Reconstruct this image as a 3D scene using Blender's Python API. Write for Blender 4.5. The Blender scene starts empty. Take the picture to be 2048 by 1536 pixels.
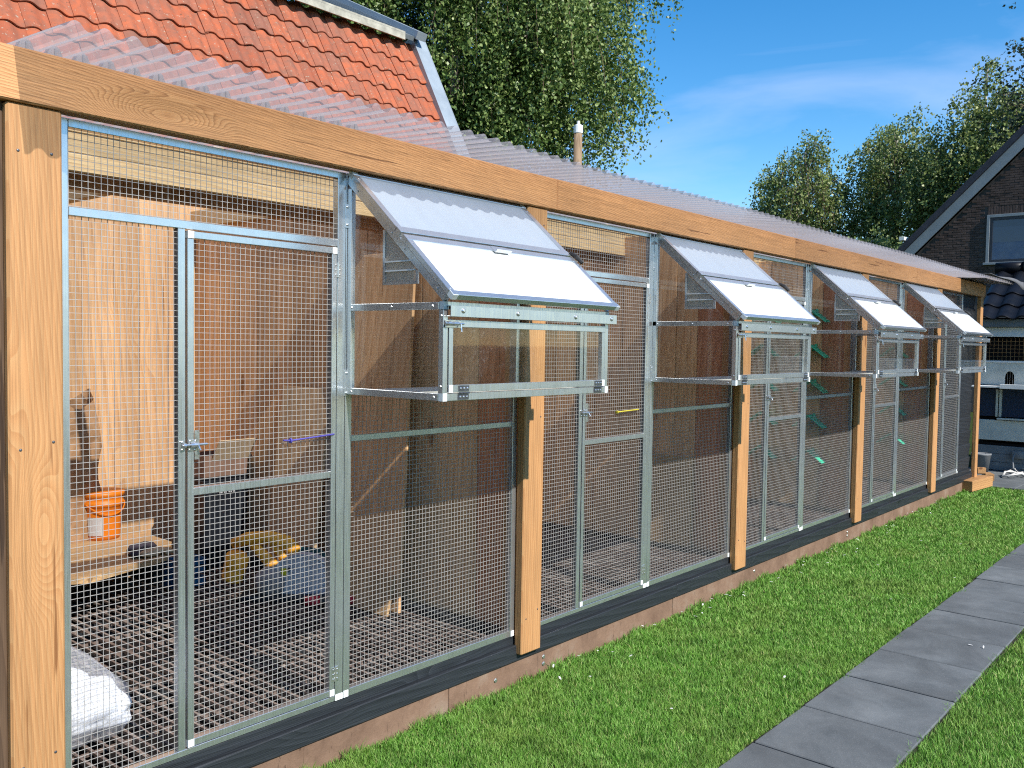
import bpy, bmesh, math, random
import numpy as np
from mathutils import Matrix, Vector

R = math.radians
SC = bpy.context.scene
COL = SC.collection
random.seed(7)
RNG = np.random.default_rng(11)

# ------------------------------------------------------------------ camera
yaw, pit, rol = 0.86850, 0.04372, 0.01532
F = Vector((math.sin(yaw) * math.cos(pit), math.cos(yaw) * math.cos(pit), -math.sin(pit)))
RV = Vector((math.cos(yaw), -math.sin(yaw), 0))
UV = RV.cross(F)
R2 = math.cos(rol) * RV + math.sin(rol) * UV
U2 = -math.sin(rol) * RV + math.cos(rol) * UV
CAMP = Vector((-1.14607, -2.68235, 1.59721))
cam = bpy.data.cameras.new('camera')
camo = bpy.data.objects.new('camera', cam)
COL.objects.link(camo)
camo.matrix_world = Matrix(((R2.x, U2.x, -F.x, CAMP.x), (R2.y, U2.y, -F.y, CAMP.y), (R2.z, U2.z, -F.z, CAMP.z), (0, 0, 0, 1)))
cam.sensor_width = 36
cam.lens = 31.69
cam.clip_start = 0.05
cam.clip_end = 3000
SC.camera = camo

# ------------------------------------------------------------------ sky and sun
SUN = Vector((-0.105, -1.0, 0.916)).normalized()      # towards the sun
SUN_EL = math.asin(SUN.z)
world = bpy.data.worlds.new('World')
SC.world = world
world.use_nodes = True
wn, wl = world.node_tree.nodes, world.node_tree.links
wn.clear()
wout = wn.new('ShaderNodeOutputWorld')
bg = wn.new('ShaderNodeBackground')
sky = wn.new('ShaderNodeTexSky')
sky.sky_type = 'NISHITA'
sky.sun_disc = False
sky.sun_elevation = SUN_EL
sky.sun_rotation = math.atan2(SUN.x, SUN.y)
sky.altitude = 0
sky.air_density = 1.0
sky.dust_density = 0.0
sky.ozone_density = 2.0
bg.inputs['Strength'].default_value = 0.094
wtc = wn.new('ShaderNodeTexCoord')
wmap = wn.new('ShaderNodeMapping')
wmap.inputs['Rotation'].default_value = (0, 0, R(-32))
wmap.inputs['Scale'].default_value = (1.2, 2.6, 9.0)
wno = wn.new('ShaderNodeTexNoise')
wno.inputs['Scale'].default_value = 1.15
wno.inputs['Detail'].default_value = 7
wno.inputs['Roughness'].default_value = 0.55
wno.inputs['Distortion'].default_value = 0.5
wra = wn.new('ShaderNodeValToRGB')
wra.color_ramp.elements[0].position = 0.45
wra.color_ramp.elements[0].color = (0, 0, 0, 1)
wra.color_ramp.elements[1].position = 0.80
wra.color_ramp.elements[1].color = (0.55, 0.55, 0.55, 1)
wmx = wn.new('ShaderNodeMix')
wmx.data_type = 'RGBA'
wmx.inputs[7].default_value = (3.7, 4.5, 6.6, 1)
wl.new(wtc.outputs['Generated'], wmap.inputs['Vector'])
wl.new(wmap.outputs['Vector'], wno.inputs['Vector'])
wl.new(wno.outputs['Fac'], wra.inputs['Fac'])
wl.new(wra.outputs['Color'], wmx.inputs[0])
whs = wn.new('ShaderNodeHueSaturation')
whs.inputs['Saturation'].default_value = 1.42
whs.inputs['Value'].default_value = 1.0
wl.new(sky.outputs['Color'], whs.inputs['Color'])
wl.new(whs.outputs['Color'], wmx.inputs[6])
wl.new(wmx.outputs[2], bg.inputs['Color'])
wl.new(bg.outputs['Background'], wout.inputs['Surface'])

sl = bpy.data.lights.new('sun', 'SUN')
sl.energy = 4.0
sl.angle = R(0.55)
sl.color = (1.0, 0.95, 0.87)
so = bpy.data.objects.new('sun', sl)
COL.objects.link(so)
so.rotation_euler = SUN.to_track_quat('Z', 'Y').to_euler()
so.location = (0, -10, 12)

SC.view_settings.view_transform = 'Standard'
SC.view_settings.look = 'None'
SC.view_settings.exposure = 1.05
SC.view_settings.gamma = 1.0
SC.view_settings.use_curve_mapping = False
SC.render.engine = 'CYCLES'
SC.cycles.transparent_max_bounces = 40
SC.cycles.max_bounces = 6
SC.cycles.diffuse_bounces = 3
SC.cycles.caustics_reflective = False
SC.cycles.caustics_refractive = False
SC.cycles.sample_clamp_indirect = 2.5
SC.cycles.use_denoising = False
SC.cycles.filter_width = 1.15

# ------------------------------------------------------------------ mesh helpers
class MB:
    def __init__(s):
        s.v, s.f, s.m = [], [], []

    def poly(s, vs, fs, mi=0):
        n = len(s.v)
        s.v += [tuple(v) for v in vs]
        s.f += [tuple(i + n for i in f) for f in fs]
        s.m += [mi] * len(fs)
        return s

    def conv(s, vs, fs, mi=0):
        """faces of a convex body, turned outwards"""
        c = Vector((0, 0, 0))
        for v in vs:
            c += Vector(v)
        c /= len(vs)
        out = []
        for f in fs:
            a, b, d = (Vector(vs[f[0]]), Vector(vs[f[1]]), Vector(vs[f[2]]))
            nn = (b - a).cross(d - a)
            mid = sum((Vector(vs[i]) for i in f), Vector((0, 0, 0))) / len(f)
            out.append(tuple(reversed(f)) if nn.dot(mid - c) < 0 else tuple(f))
        return s.poly(vs, out, mi)

    def obox(s, c, ax, h, ch=0.0, mi=0):
        c = Vector(c)
        ax = [Vector(a) for a in ax]
        if ch <= 0:
            vs = [c + ax[0] * (h[0] * i) + ax[1] * (h[1] * j) + ax[2] * (h[2] * k) for i in (-1, 1) for j in (-1, 1) for k in (-1, 1)]
            return s.conv(vs, [(0, 1, 3, 2), (4, 5, 7, 6), (0, 1, 5, 4), (2, 3, 7, 6), (0, 2, 6, 4), (1, 3, 7, 5)], mi)
        ch = min(ch, 0.45 * min(h))
        vs, idx = [], {}
        for i in (-1, 1):
            for j in (-1, 1):
                for k in (-1, 1):
                    sg = (i, j, k)
                    for a in range(3):
                        p = c.copy()
                        for b in range(3):
                            p += ax[b] * (sg[b] * (h[b] if b == a else h[b] - ch))
                        idx[(sg, a)] = len(vs)
                        vs.append(p)
        fs = []
        S = [(i, j, k) for i in (-1, 1) for j in (-1, 1) for k in (-1, 1)]
        for a in range(3):
            b, d = (a + 1) % 3, (a + 2) % 3
            for sa in (-1, 1):
                q = []
                for sb, sd in ((-1, -1), (1, -1), (1, 1), (-1, 1)):
                    g = [0, 0, 0]
                    g[a], g[b], g[d] = sa, sb, sd
                    q.append(idx[(tuple(g), a)])
                fs.append(tuple(q))
            for sb in (-1, 1):
                for sd in (-1, 1):
                    g0, g1 = [0, 0, 0], [0, 0, 0]
                    g0[a], g0[b], g0[d] = -1, sb, sd
                    g1[a], g1[b], g1[d] = 1, sb, sd
                    fs.append((idx[(tuple(g0), b)], idx[(tuple(g1), b)], idx[(tuple(g1), d)], idx[(tuple(g0), d)]))
        for g in S:
            fs.append((idx[(g, 0)], idx[(g, 1)], idx[(g, 2)]))
        return s.conv(vs, fs, mi)

    def box(s, x0, x1, y0, y1, z0, z1, ch=0.0, mi=0):
        return s.obox(((x0 + x1) / 2, (y0 + y1) / 2, (z0 + z1) / 2), ((1, 0, 0), (0, 1, 0), (0, 0, 1)),
                      (abs(x1 - x0) / 2, abs(y1 - y0) / 2, abs(z1 - z0) / 2), ch, mi)

    def bar(s, a, b, w, h, up=(0, 0, 1), ch=0.0, mi=0):
        a, b = Vector(a), Vector(b)
        d = b - a
        L = d.length
        d.normalize()
        sd = d.cross(Vector(up))
        if sd.length < 1e-5:
            sd = d.cross(Vector((1, 0, 0)))
        sd.normalize()
        u = sd.cross(d)
        return s.obox((a + b) / 2, (d, sd, u), (L / 2, w / 2, h / 2), ch, mi)

    def tube(s, pts, r, n=8, caps=True, mi=0):
        pts = [Vector(p) for p in pts]
        rs = r if isinstance(r, (list, tuple)) else [r] * len(pts)
        base = len(s.v)
        up = None
        for i, p in enumerate(pts):
            d = (pts[min(i + 1, len(pts) - 1)] - pts[max(i - 1, 0)])
            d.normalize()
            if up is None:
                up = Vector((0, 0, 1)) if abs(d.z) < 0.9 else Vector((1, 0, 0))
            sd = d.cross(up)
            if sd.length < 1e-6:
                sd = d.cross(Vector((0, 1, 0)))
            sd.normalize()
            up = sd.cross(d)
            for k in range(n):
                t = 2 * math.pi * k / n
                s.v.append(tuple(p + (sd * math.cos(t) + up * math.sin(t)) * rs[i]))
        for i in range(len(pts) - 1):
            for k in range(n):
                a0, a1 = base + i * n + k, base + i * n + (k + 1) % n
                s.f.append((a0, a1, a1 + n, a0 + n))
                s.m.append(mi)
        if caps:
            s.f.append(tuple(base + k for k in range(n))[::-1])
            s.f.append(tuple(base + (len(pts) - 1) * n + k for k in range(n)))
            s.m += [mi, mi]
        return s

    def lathe(s, prof, c, n=20, ax=(0, 0, 1), mi=0, jit=0.0):
        """prof: (radius, height) pairs from bottom to top"""
        ax = Vector(ax).normalized()
        e = Vector((1, 0, 0)) if abs(ax.x) < 0.9 else Vector((0, 1, 0))
        u = ax.cross(e).normalized()
        w = ax.cross(u)
        c = Vector(c)
        base = len(s.v)
        for r, h in prof:
            for k in range(n):
                t = 2 * math.pi * k / n
                rr = r * (1 + jit * random.uniform(-1, 1))
                s.v.append(tuple(c + ax * h + (u * math.cos(t) + w * math.sin(t)) * rr))
        for i in range(len(prof) - 1):
            for k in range(n):
                a0, a1 = base + i * n + k, base + i * n + (k + 1) % n
                s.f.append((a0, a1, a1 + n, a0 + n))
                s.m.append(mi)
        s.f.append(tuple(base + k for k in range(n))[::-1])
        s.f.append(tuple(base + (len(prof) - 1) * n + k for k in range(n)))
        s.m += [mi, mi]
        return s

    def dome(s, c, nrm, r, h=0.5, n=8, mi=0):
        return s.lathe([(r, 0), (r * 0.85, r * h * 0.6), (r * 0.4, r * h)], c, n, nrm, mi)

    def prism(s, pts, d, mi=0):
        """flat outline pts (3D) pushed along vector d"""
        d = Vector(d)
        pts = [Vector(p) for p in pts]
        n = len(pts)
        vs = pts + [p + d for p in pts]
        nn = Vector((0, 0, 0))
        for i in range(n):
            nn += pts[i].cross(pts[(i + 1) % n])
        fl = nn.dot(d) > 0
        fs = [tuple(range(n))[::-1] if fl else tuple(range(n)), tuple(range(n, 2 * n)) if fl else tuple(range(n, 2 * n))[::-1]]
        for i in range(n):
            j = (i + 1) % n
            q = (i, j, j + n, i + n)
            fs.append(q if fl else q[::-1])
        return s.poly(vs, fs, mi)

    def grid(s, P, closed=False, mi=0):
        """P[i][j] points"""
        base = len(s.v)
        nj = len(P[0])
        for row in P:
            for p in row:
                s.v.append(tuple(p))
        for i in range(len(P) - 1):
            for j in range(nj if closed else nj - 1):
                j2 = (j + 1) % nj
                s.f.append((base + i * nj + j, base + i * nj + j2, base + (i + 1) * nj + j2, base + (i + 1) * nj + j))
                s.m.append(mi)
        return s

    def build(s, name, mats, parent=None, smooth=False, kind=None):
        me = bpy.data.meshes.new(name)
        me.from_pydata(s.v, [], s.f)
        mats = mats if isinstance(mats, (list, tuple)) else [mats]
        for m in mats:
            me.materials.append(m)
        if len(mats) > 1:
            me.polygons.foreach_set('material_index', s.m)
        if smooth:
            me.polygons.foreach_set('use_smooth', [True] * len(s.f))
        me.update()
        o = bpy.data.objects.new(name, me)
        COL.objects.link(o)
        if parent is not None:
            o.parent = parent
        if kind:
            o['kind'] = kind
        return o


def np_mesh(name, V, T, mat, parent=None, kind=None):
    """V (n,3), T (m,k) faces, numpy"""
    me = bpy.data.meshes.new(name)
    k = T.shape[1]
    me.vertices.add(len(V))
    me.vertices.foreach_set('co', np.ascontiguousarray(V, dtype=np.float32).ravel())
    me.loops.add(T.size)
    me.loops.foreach_set('vertex_index', np.ascontiguousarray(T, dtype=np.int32).ravel())
    me.polygons.add(len(T))
    me.polygons.foreach_set('loop_start', np.arange(0, T.size, k, dtype=np.int32))
    me.materials.append(mat)
    me.update(calc_edges=True)
    o = bpy.data.objects.new(name, me)
    COL.objects.link(o)
    if parent is not None:
        o.parent = parent
    if kind:
        o['kind'] = kind
    return o


def empty(name, loc=(0, 0, 0), parent=None):
    o = bpy.data.objects.new(name, None)
    o.empty_display_size = 0.1
    COL.objects.link(o)
    o.location = loc
    if parent is not None:
        o.parent = parent
    return o


def tag(o, label, cat, group=None):
    o['label'] = label
    o['category'] = cat
    if group:
        o['group'] = group
    return o


def struct(o):
    o['kind'] = 'structure'
    return o


def copy_tree(o, parent=None):
    c = o.copy()
    COL.objects.link(c)
    c.parent = parent
    for ch in list(o.children):
        copy_tree(ch, c)
    return c


def inst(o, loc, rot=None, parent=None, scale=None):
    c = o.copy()
    COL.objects.link(c)
    c.location = loc
    if rot is not None:
        c.rotation_euler = rot
    if scale is not None:
        c.scale = scale
    c.parent = parent if parent is not None else o.parent
    return c

# ------------------------------------------------------------------ material helpers
class NT:
    def __init__(s, name):
        s.mat = bpy.data.materials.new(name)
        s.mat.use_nodes = True
        s.t = s.mat.node_tree
        s.t.nodes.clear()
        s.out = s.n('ShaderNodeOutputMaterial')

    def n(s, typ, **kw):
        nd = s.t.nodes.new(typ)
        for k, v in kw.items():
            setattr(nd, k, v)
        return nd

    def l(s, a, b):
        s.t.links.new(a, b)
        return s

    def noise(s, vec, scale, detail=4, rough=0.55, dist=0.0):
        nd = s.n('ShaderNodeTexNoise')
        nd.inputs['Scale'].default_value = scale
        nd.inputs['Detail'].default_value = detail
        nd.inputs['Roughness'].default_value = rough
        nd.inputs['Distortion'].default_value = dist
        if vec is not None:
            s.l(vec, nd.inputs['Vector'])
        return nd.outputs['Fac']

    def ramp(s, fac, stops):
        nd = s.n('ShaderNodeValToRGB')
        el = nd.color_ramp.elements
        while len(el) < len(stops):
            el.new(0.5)
        for e, (p, c) in zip(el, stops):
            e.position = p
            e.color = (c[0], c[1], c[2], 1) if isinstance(c, (tuple, list)) else (c, c, c, 1)
        s.l(fac, nd.inputs['Fac'])
        return nd.outputs['Color']

    def mix(s, fac, a, b, blend='MIX'):
        nd = s.n('ShaderNodeMix', data_type='RGBA', blend_type=blend)
        for sock, val in ((nd.inputs[0], fac), (nd.inputs[6], a), (nd.inputs[7], b)):
            if hasattr(val, 'is_output'):
                s.l(val, sock)
            elif isinstance(val, (int, float)):
                sock.default_value = val if sock == nd.inputs[0] else (val, val, val, 1)
            else:
                sock.default_value = (val[0], val[1], val[2], 1)
        return nd.outputs[2]

    def math(s, op, a, b=0.0):
        nd = s.n('ShaderNodeMath', operation=op)
        for i, val in enumerate((a, b)):
            if hasattr(val, 'is_output'):
                s.l(val, nd.inputs[i])
            else:
                nd.inputs[i].default_value = val
        return nd.outputs[0]

    def coord(s, scale=(1, 1, 1), rnd=0.0, rot=(0, 0, 0)):
        tc = s.n('ShaderNodeTexCoord')
        mp = s.n('ShaderNodeMapping')
        mp.inputs['Scale'].default_value = scale
        mp.inputs['Rotation'].default_value = rot
        v = tc.outputs['Object']
        if rnd:
            oi = s.n('ShaderNodeObjectInfo')
            cb = s.n('ShaderNodeCombineXYZ')
            a = s.math('MULTIPLY', oi.outputs['Random'], rnd)
            for i in range(3):
                s.l(s.math('MULTIPLY', a, (1.0, 0.73, 0.41)[i]), cb.inputs[i])
            ad = s.n('ShaderNodeVectorMath', operation='ADD')
            s.l(v, ad.inputs[0])
            s.l(cb.outputs[0], ad.inputs[1])
            v = ad.outputs[0]
        s.l(v, mp.inputs['Vector'])
        return mp.outputs['Vector']

    def bump(s, h, strength=0.3, dist=0.01):
        nd = s.n('ShaderNodeBump')
        nd.inputs['Strength'].default_value = strength
        nd.inputs['Distance'].default_value = dist
        s.l(h, nd.inputs['Height'])
        return nd.outputs['Normal']

    def pbsdf(s, col, rough=0.6, metal=0.0, normal=None, spec=0.5, **kw):
        nd = s.n('ShaderNodeBsdfPrincipled')
        for nm, val in (('Base Color', col), ('Roughness', rough), ('Metallic', metal), ('Specular IOR Level', spec)):
            sock = nd.inputs[nm]
            if hasattr(val, 'is_output'):
                s.l(val, sock)
            elif nm == 'Base Color':
                sock.default_value = (val[0], val[1], val[2], 1)
            else:
                sock.default_value = val
        if normal is not None:
            s.l(normal, nd.inputs['Normal'])
        return nd.outputs[0]

    def schlick(s, f0=0.04, normal=None):
        lw = s.n('ShaderNodeLayerWeight')
        if normal is not None:
            s.l(normal, lw.inputs['Normal'])
        p5 = s.math('POWER', lw.outputs['Facing'], 5.0)
        return s.math('ADD', s.math('MULTIPLY', p5, 1.0 - f0), f0)

    def done(s, sh):
        s.l(sh, s.out.inputs['Surface'])
        return s.mat


def wood(name, axis, c_light, c_mid, c_dark, rings=38.0, rough=0.62, bump=0.25, rnd=37.0, var=0.5, knot=True, streak=1.0, dis=3.0, cm=0.5):
    t = NT(name)
    sq = [1.0, 1.0, 1.0]
    sq['xyz'.index(axis)] = 0.09
    v = t.coord(tuple(sq), rnd)
    # knots bend the grain
    sk = [1.0, 1.0, 1.0]
    sk['xyz'.index(axis)] = 0.3
    vk = t.coord(tuple(sk), rnd)
    vo = t.n('ShaderNodeTexVoronoi')
    vo.inputs['Scale'].default_value = 3.1
    vo.inputs['Randomness'].default_value = 1.0
    t.l(vk, vo.inputs['Vector'])
    mr = t.n('ShaderNodeMapRange', interpolation_type='SMOOTHSTEP')
    t.l(vo.outputs['Distance'], mr.inputs['Value'])
    mr.inputs['From Min'].default_value = 0.0
    mr.inputs['From Max'].default_value = 0.30
    mr.inputs['To Min'].default_value = 0.075
    mr.inputs['To Max'].default_value = 0.0
    ad = t.n('ShaderNodeVectorMath', operation='ADD')
    t.l(v, ad.inputs[0])
    t.l(mr.outputs[0], ad.inputs[1])
    wv = t.n('ShaderNodeTexWave', wave_type='BANDS', bands_direction='DIAGONAL', wave_profile='SAW')
    wv.inputs['Scale'].default_value = rings
    wv.inputs['Distortion'].default_value = dis
    wv.inputs['Detail'].default_value = 3.0
    wv.inputs['Detail Scale'].default_value = 0.55
    wv.inputs['Detail Roughness'].default_value = 0.6
    t.l(ad.outputs[0], wv.inputs['Vector'])
    big = t.noise(v, 5.0, 3, 0.5, 0.6)
    fs = [1.0, 1.0, 1.0]
    fs['xyz'.index(axis)] = 0.02
    fine = t.noise(t.coord(tuple(fs), rnd), 230.0, 2, 0.6)
    col = t.ramp(wv.outputs['Fac'], [(0.0, c_light), (0.6, c_mid), (0.93, tuple(p * (1 - cm) + q * cm for p, q in zip(c_mid, c_dark))), (1.0, c_mid)])
    col = t.mix(t.math('MULTIPLY', big, var), col, c_light)
    bl = t.ramp(t.noise(v, 2.2, 3, 0.6), [(0.35, 0.78), (0.65, 1.12)])
    col = t.mix(1.0, col, bl, 'MULTIPLY')
    st = t.ramp(fine, [(0.3, 1.0 - 0.28 * streak), (0.62, 1.05)])
    col = t.mix(1.0, col, st, 'MULTIPLY')
    if knot:
        kf = t.ramp(vo.outputs['Distance'], [(0.0, 1.0), (0.05, 0.85), (0.075, 0.0)])
        col = t.mix(kf, col, (c_dark[0] * 0.55, c_dark[1] * 0.5, c_dark[2] * 0.45))
    cs = [1.0, 1.0, 1.0]
    cs['xyz'.index(axis)] = 0.035
    ck = t.ramp(t.noise(t.coord(tuple(cs), rnd), 34.0, 3, 0.55, 0.3), [(0.68, 0.0), (0.71, 0.75)])
    col = t.mix(ck, col, (c_dark[0] * 0.5, c_dark[1] * 0.45, c_dark[2] * 0.4))
    hgt = t.math('ADD', t.math('MULTIPLY', wv.outputs['Fac'], -0.5), fine)
    hgt = t.math('SUBTRACT', hgt, t.math('MULTIPLY', ck, 2.0))
    return t.done(t.pbsdf(col, rough, 0, t.bump(hgt, bump, 0.004), 0.35))


def plain(name, col, rough=0.6, metal=0.0, spec=0.5, var=0.12, scale=8.0, bump=0.0, rnd=11.0):
    t = NT(name)
    v = t.coord((1, 1, 1), rnd)
    nz = t.noise(v, scale, 5, 0.6)
    c = t.mix(1.0, col, t.ramp(nz, [(0.3, 1 - var), (0.7, 1 + var)]), 'MULTIPLY')
    nrm = t.bump(t.noise(v, scale * 9, 4, 0.6), bump, 0.003) if bump else None
    rg = t.ramp(t.noise(v, scale * 2.3, 3, 0.6), [(0.3, max(0.02, rough - 0.08)), (0.7, min(1, rough + 0.08))])
    return t.done(t.pbsdf(c, rg, metal, nrm, spec))


M = {}
M['beam'] = wood('larch_beam', 'x', (0.67, 0.35, 0.150), (0.59, 0.275, 0.105), (0.25, 0.092, 0.028), 74, 0.6, 0.4, dis=6.0, cm=0.8)
M['post'] = wood('larch_post', 'z', (0.63, 0.345, 0.148), (0.585, 0.285, 0.112), (0.42, 0.17, 0.055), 44, 0.6, 0.25, dis=0.9, cm=0.4)
M['purlin'] = wood('spruce_purlin', 'x', (0.80, 0.60, 0.33), (0.75, 0.52, 0.26), (0.55, 0.33, 0.14), 24, 0.65, 0.18)
M['plank'] = wood('plywood_plank', 'z', (0.82, 0.525, 0.285), (0.75, 0.435, 0.215), (0.52, 0.26, 0.11), 11, 0.65, 0.12, var=0.6)
M['redplank'] = wood('reddish_plank', 'z', (0.62, 0.29, 0.15), (0.54, 0.22, 0.105), (0.36, 0.13, 0.06), 14, 0.62, 0.12)
M['ply'] = wood('pale_plywood', 'z', (0.64, 0.45, 0.27), (0.58, 0.38, 0.21), (0.42, 0.25, 0.13), 7, 0.65, 0.08, var=0.7)
M['osb'] = wood('pale_board', 'x', (0.60, 0.40, 0.21), (0.54, 0.34, 0.165), (0.42, 0.24, 0.11), 9, 0.7, 0.1)
M['black'] = wood('black_stained_board', 'x', (0.028, 0.033, 0.040), (0.020, 0.024, 0.029), (0.010, 0.012, 0.015), 16, 0.5, 0.55, var=0.3)
M['brownwall'] = wood('dark_brown_wall', 'z', (0.10, 0.060, 0.035), (0.075, 0.045, 0.026), (0.04, 0.022, 0.013), 20, 0.8, 0.5)
M['offcut'] = wood('timber_offcut', 'x', (0.56, 0.31, 0.13), (0.46, 0.23, 0.085), (0.28, 0.12, 0.04), 26, 0.7, 0.3)


def alu():
    t = NT('aluminium')
    v = t.coord((1, 1, 1), 5)
    nz = t.noise(v, 14, 4, 0.6)
    st = t.noise(t.coord((90, 90, 1.5), 5), 3, 3, 0.6)
    c = t.ramp(nz, [(0.3, (0.57, 0.60, 0.625)), (0.7, (0.66, 0.69, 0.71))])
    rg = t.ramp(st, [(0.3, 0.22), (0.7, 0.36)])
    return t.done(t.pbsdf(c, rg, 0.88, t.bump(st, 0.04, 0.001), 0.5))


M['alu'] = alu()
M['wire'] = plain('galvanised_wire', (0.60, 0.58, 0.56), 0.5, 0.1, 0.5, 0.12, 30)
M['cap'] = plain('pale_corner_cap', (0.78, 0.81, 0.80), 0.45, 0.0, 0.5, 0.05)
M['steel'] = plain('zinc_plated_steel', (0.66, 0.66, 0.66), 0.25, 0.9, 0.5, 0.1, 40)
M['darksteel'] = plain('dark_steel', (0.13, 0.13, 0.14), 0.4, 0.8, 0.5, 0.2, 30)
M['rubber'] = plain('black_rubber', (0.012, 0.012, 0.013), 0.6)


def glass(name, tint=(0.985, 0.99, 0.985), dirt=0.028):
    t = NT(name)
    tr = t.n('ShaderNodeBsdfTransparent')
    tr.inputs['Color'].default_value = (*tint, 1)
    gl = t.n('ShaderNodeBsdfGlossy')
    gl.inputs['Roughness'].default_value = 0.03
    m1 = t.n('ShaderNodeMixShader')
    t.l(t.schlick(0.035), m1.inputs[0])
    t.l(tr.outputs[0], m1.inputs[1])
    t.l(gl.outputs[0], m1.inputs[2])
    df = t.n('ShaderNodeBsdfDiffuse')
    df.inputs['Color'].default_value = (0.8, 0.78, 0.74, 1)
    v = t.coord((1, 1, 1), 17)
    d1 = t.ramp(t.noise(v, 3.0, 5, 0.65, 0.8), [(0.42, 0.0), (0.75, 1.0)])
    d2 = t.ramp(t.noise(v, 95.0, 2, 0.5), [(0.60, 0.0), (0.70, 1.0)])
    d = t.math('MULTIPLY', t.math('ADD', t.math('MULTIPLY', d1, 0.6), t.math('MULTIPLY', t.math('MULTIPLY', d1, d2), 3.0)), dirt)
    d = t.math('MINIMUM', d, 0.5)
    m2 = t.n('ShaderNodeMixShader')
    t.l(d, m2.inputs[0])
    t.l(m1.outputs[0], m2.inputs[1])
    t.l(df.outputs[0], m2.inputs[2])
    return t.done(m2.outputs[0])


M['glass'] = glass('clear_pane')


def frosted(name, transp, col, rough=0.35):
    t = NT(name)
    tr = t.n('ShaderNodeBsdfTransparent')
    tr.inputs['Color'].default_value = (0.95, 0.97, 1.0, 1)
    tl = t.n('ShaderNodeBsdfTranslucent')
    tl.inputs['Color'].default_value = (*col, 1)
    dv = t.ramp(t.noise(t.coord((6, 1, 1), 7), 2.5, 5, 0.65), [(0.3, tuple(0.95 * q for q in col)), (0.6, col)])
    pr = t.pbsdf(dv, rough, 0, None, 0.5)
    m1 = t.n('ShaderNodeMixShader')
    m1.inputs[0].default_value = 0.35
    t.l(pr, m1.inputs[1])
    t.l(tl.outputs[0], m1.inputs[2])
    m2 = t.n('ShaderNodeMixShader')
    m2.inputs[0].default_value = transp
    t.l(m1.outputs[0], m2.inputs[1])
    t.l(tr.outputs[0], m2.inputs[2])
    return t.done(m2.outputs[0])


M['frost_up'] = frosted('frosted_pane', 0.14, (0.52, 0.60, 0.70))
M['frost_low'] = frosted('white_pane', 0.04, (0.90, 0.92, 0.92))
M['vent'] = frosted('vent_plate', 0.35, (0.56, 0.53, 0.46))


def roof_pc():
    t = NT('corrugated_polycarbonate')
    v = t.coord((1, 1, 1), 0)
    nz = t.noise(v, 190.0, 3, 0.6)
    dirt = t.ramp(t.noise(v, 2.4, 5, 0.6), [(0.3, 0.44), (0.7, 0.55)])
    tr = t.n('ShaderNodeBsdfTransparent')
    tr.inputs['Color'].default_value = (1.0, 1.0, 1.0, 1)
    tl = t.n('ShaderNodeBsdfTranslucent')
    tl.inputs['Color'].default_value = (0.40, 0.375, 0.385, 1)
    m1 = t.n('ShaderNodeMixShader')
    t.l(dirt, m1.inputs[0])
    t.l(tr.outputs[0], m1.inputs[1])
    t.l(tl.outputs[0], m1.inputs[2])
    gl = t.n('ShaderNodeBsdfGlossy')
    gl.inputs['Roughness'].default_value = 0.32
    nb = t.bump(nz, 0.30, 0.004)
    t.l(nb, gl.inputs['Normal'])
    m2 = t.n('ShaderNodeMixShader')
    t.l(t.math('MULTIPLY', t.schlick(0.04), 0.40), m2.inputs[0])
    t.l(m1.outputs[0], m2.inputs[1])
    t.l(gl.outputs[0], m2.inputs[2])
    return t.done(m2.outputs[0])


M['pc'] = roof_pc()
M['filler'] = frosted('clear_filler', 0.45, (0.66, 0.65, 0.67))


def base_board():
    t = NT('brown_base_board')
    v = t.coord((1, 1, 1), 9)
    c = t.ramp(t.noise(v, 5, 6, 0.65), [(0.28, (0.15, 0.090, 0.060)), (0.55, (0.24, 0.150, 0.102)), (0.78, (0.30, 0.225, 0.17))])
    ck = t.ramp(t.noise(t.coord((60, 60, 7), 9), 1.4, 4, 0.7, 1.2), [(0.30, 0.45), (0.40, 1.0)])
    c = t.mix(1.0, c, ck, 'MULTIPLY')
    return t.done(t.pbsdf(c, 0.85, 0, t.bump(t.noise(v, 40, 5, 0.7), 0.5, 0.006), 0.2))


M['base'] = base_board()


def slab_mat():
    t = NT('grey_slab')
    v = t.coord((1, 1, 1), 23)
    c = t.ramp(t.noise(v, 6, 6, 0.65), [(0.3, (0.105, 0.119, 0.128)), (0.7, (0.145, 0.158, 0.165))])
    sp = t.ramp(t.noise(v, 210, 3, 0.6), [(0.56, 0.0), (0.72, 0.6)])
    c = t.mix(sp, c, (0.26, 0.27, 0.28))
    oi = t.n('ShaderNodeObjectInfo')
    c = t.mix(1.0, c, t.ramp(oi.outputs['Random'], [(0.0, 0.86), (1.0, 1.12)]), 'MULTIPLY')
    st = t.ramp(t.noise(v, 2.3, 5, 0.7, 0.6), [(0.35, 0.72), (0.65, 1.14)])
    c = t.mix(1.0, c, st, 'MULTIPLY')
    return t.done(t.pbsdf(c, 0.75, 0, t.bump(t.noise(v, 120, 4, 0.7), 0.25, 0.003), 0.4))


M['slab'] = slab_mat()
M['joint'] = plain('mossy_joint_sand', (0.026, 0.026, 0.018), 0.95, 0, 0.1, 0.5, 30, 0.6)


def soil_mat():
    t = NT('lawn_soil')
    v = t.coord()
    c = t.ramp(t.noise(v, 7, 6, 0.7), [(0.3, (0.020, 0.034, 0.008)), (0.7, (0.042, 0.062, 0.014))])
    return t.done(t.pbsdf(c, 0.95, 0, t.bump(t.noise(v, 60, 5, 0.7), 0.8, 0.02), 0.1))


M['soil'] = soil_mat()


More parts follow.
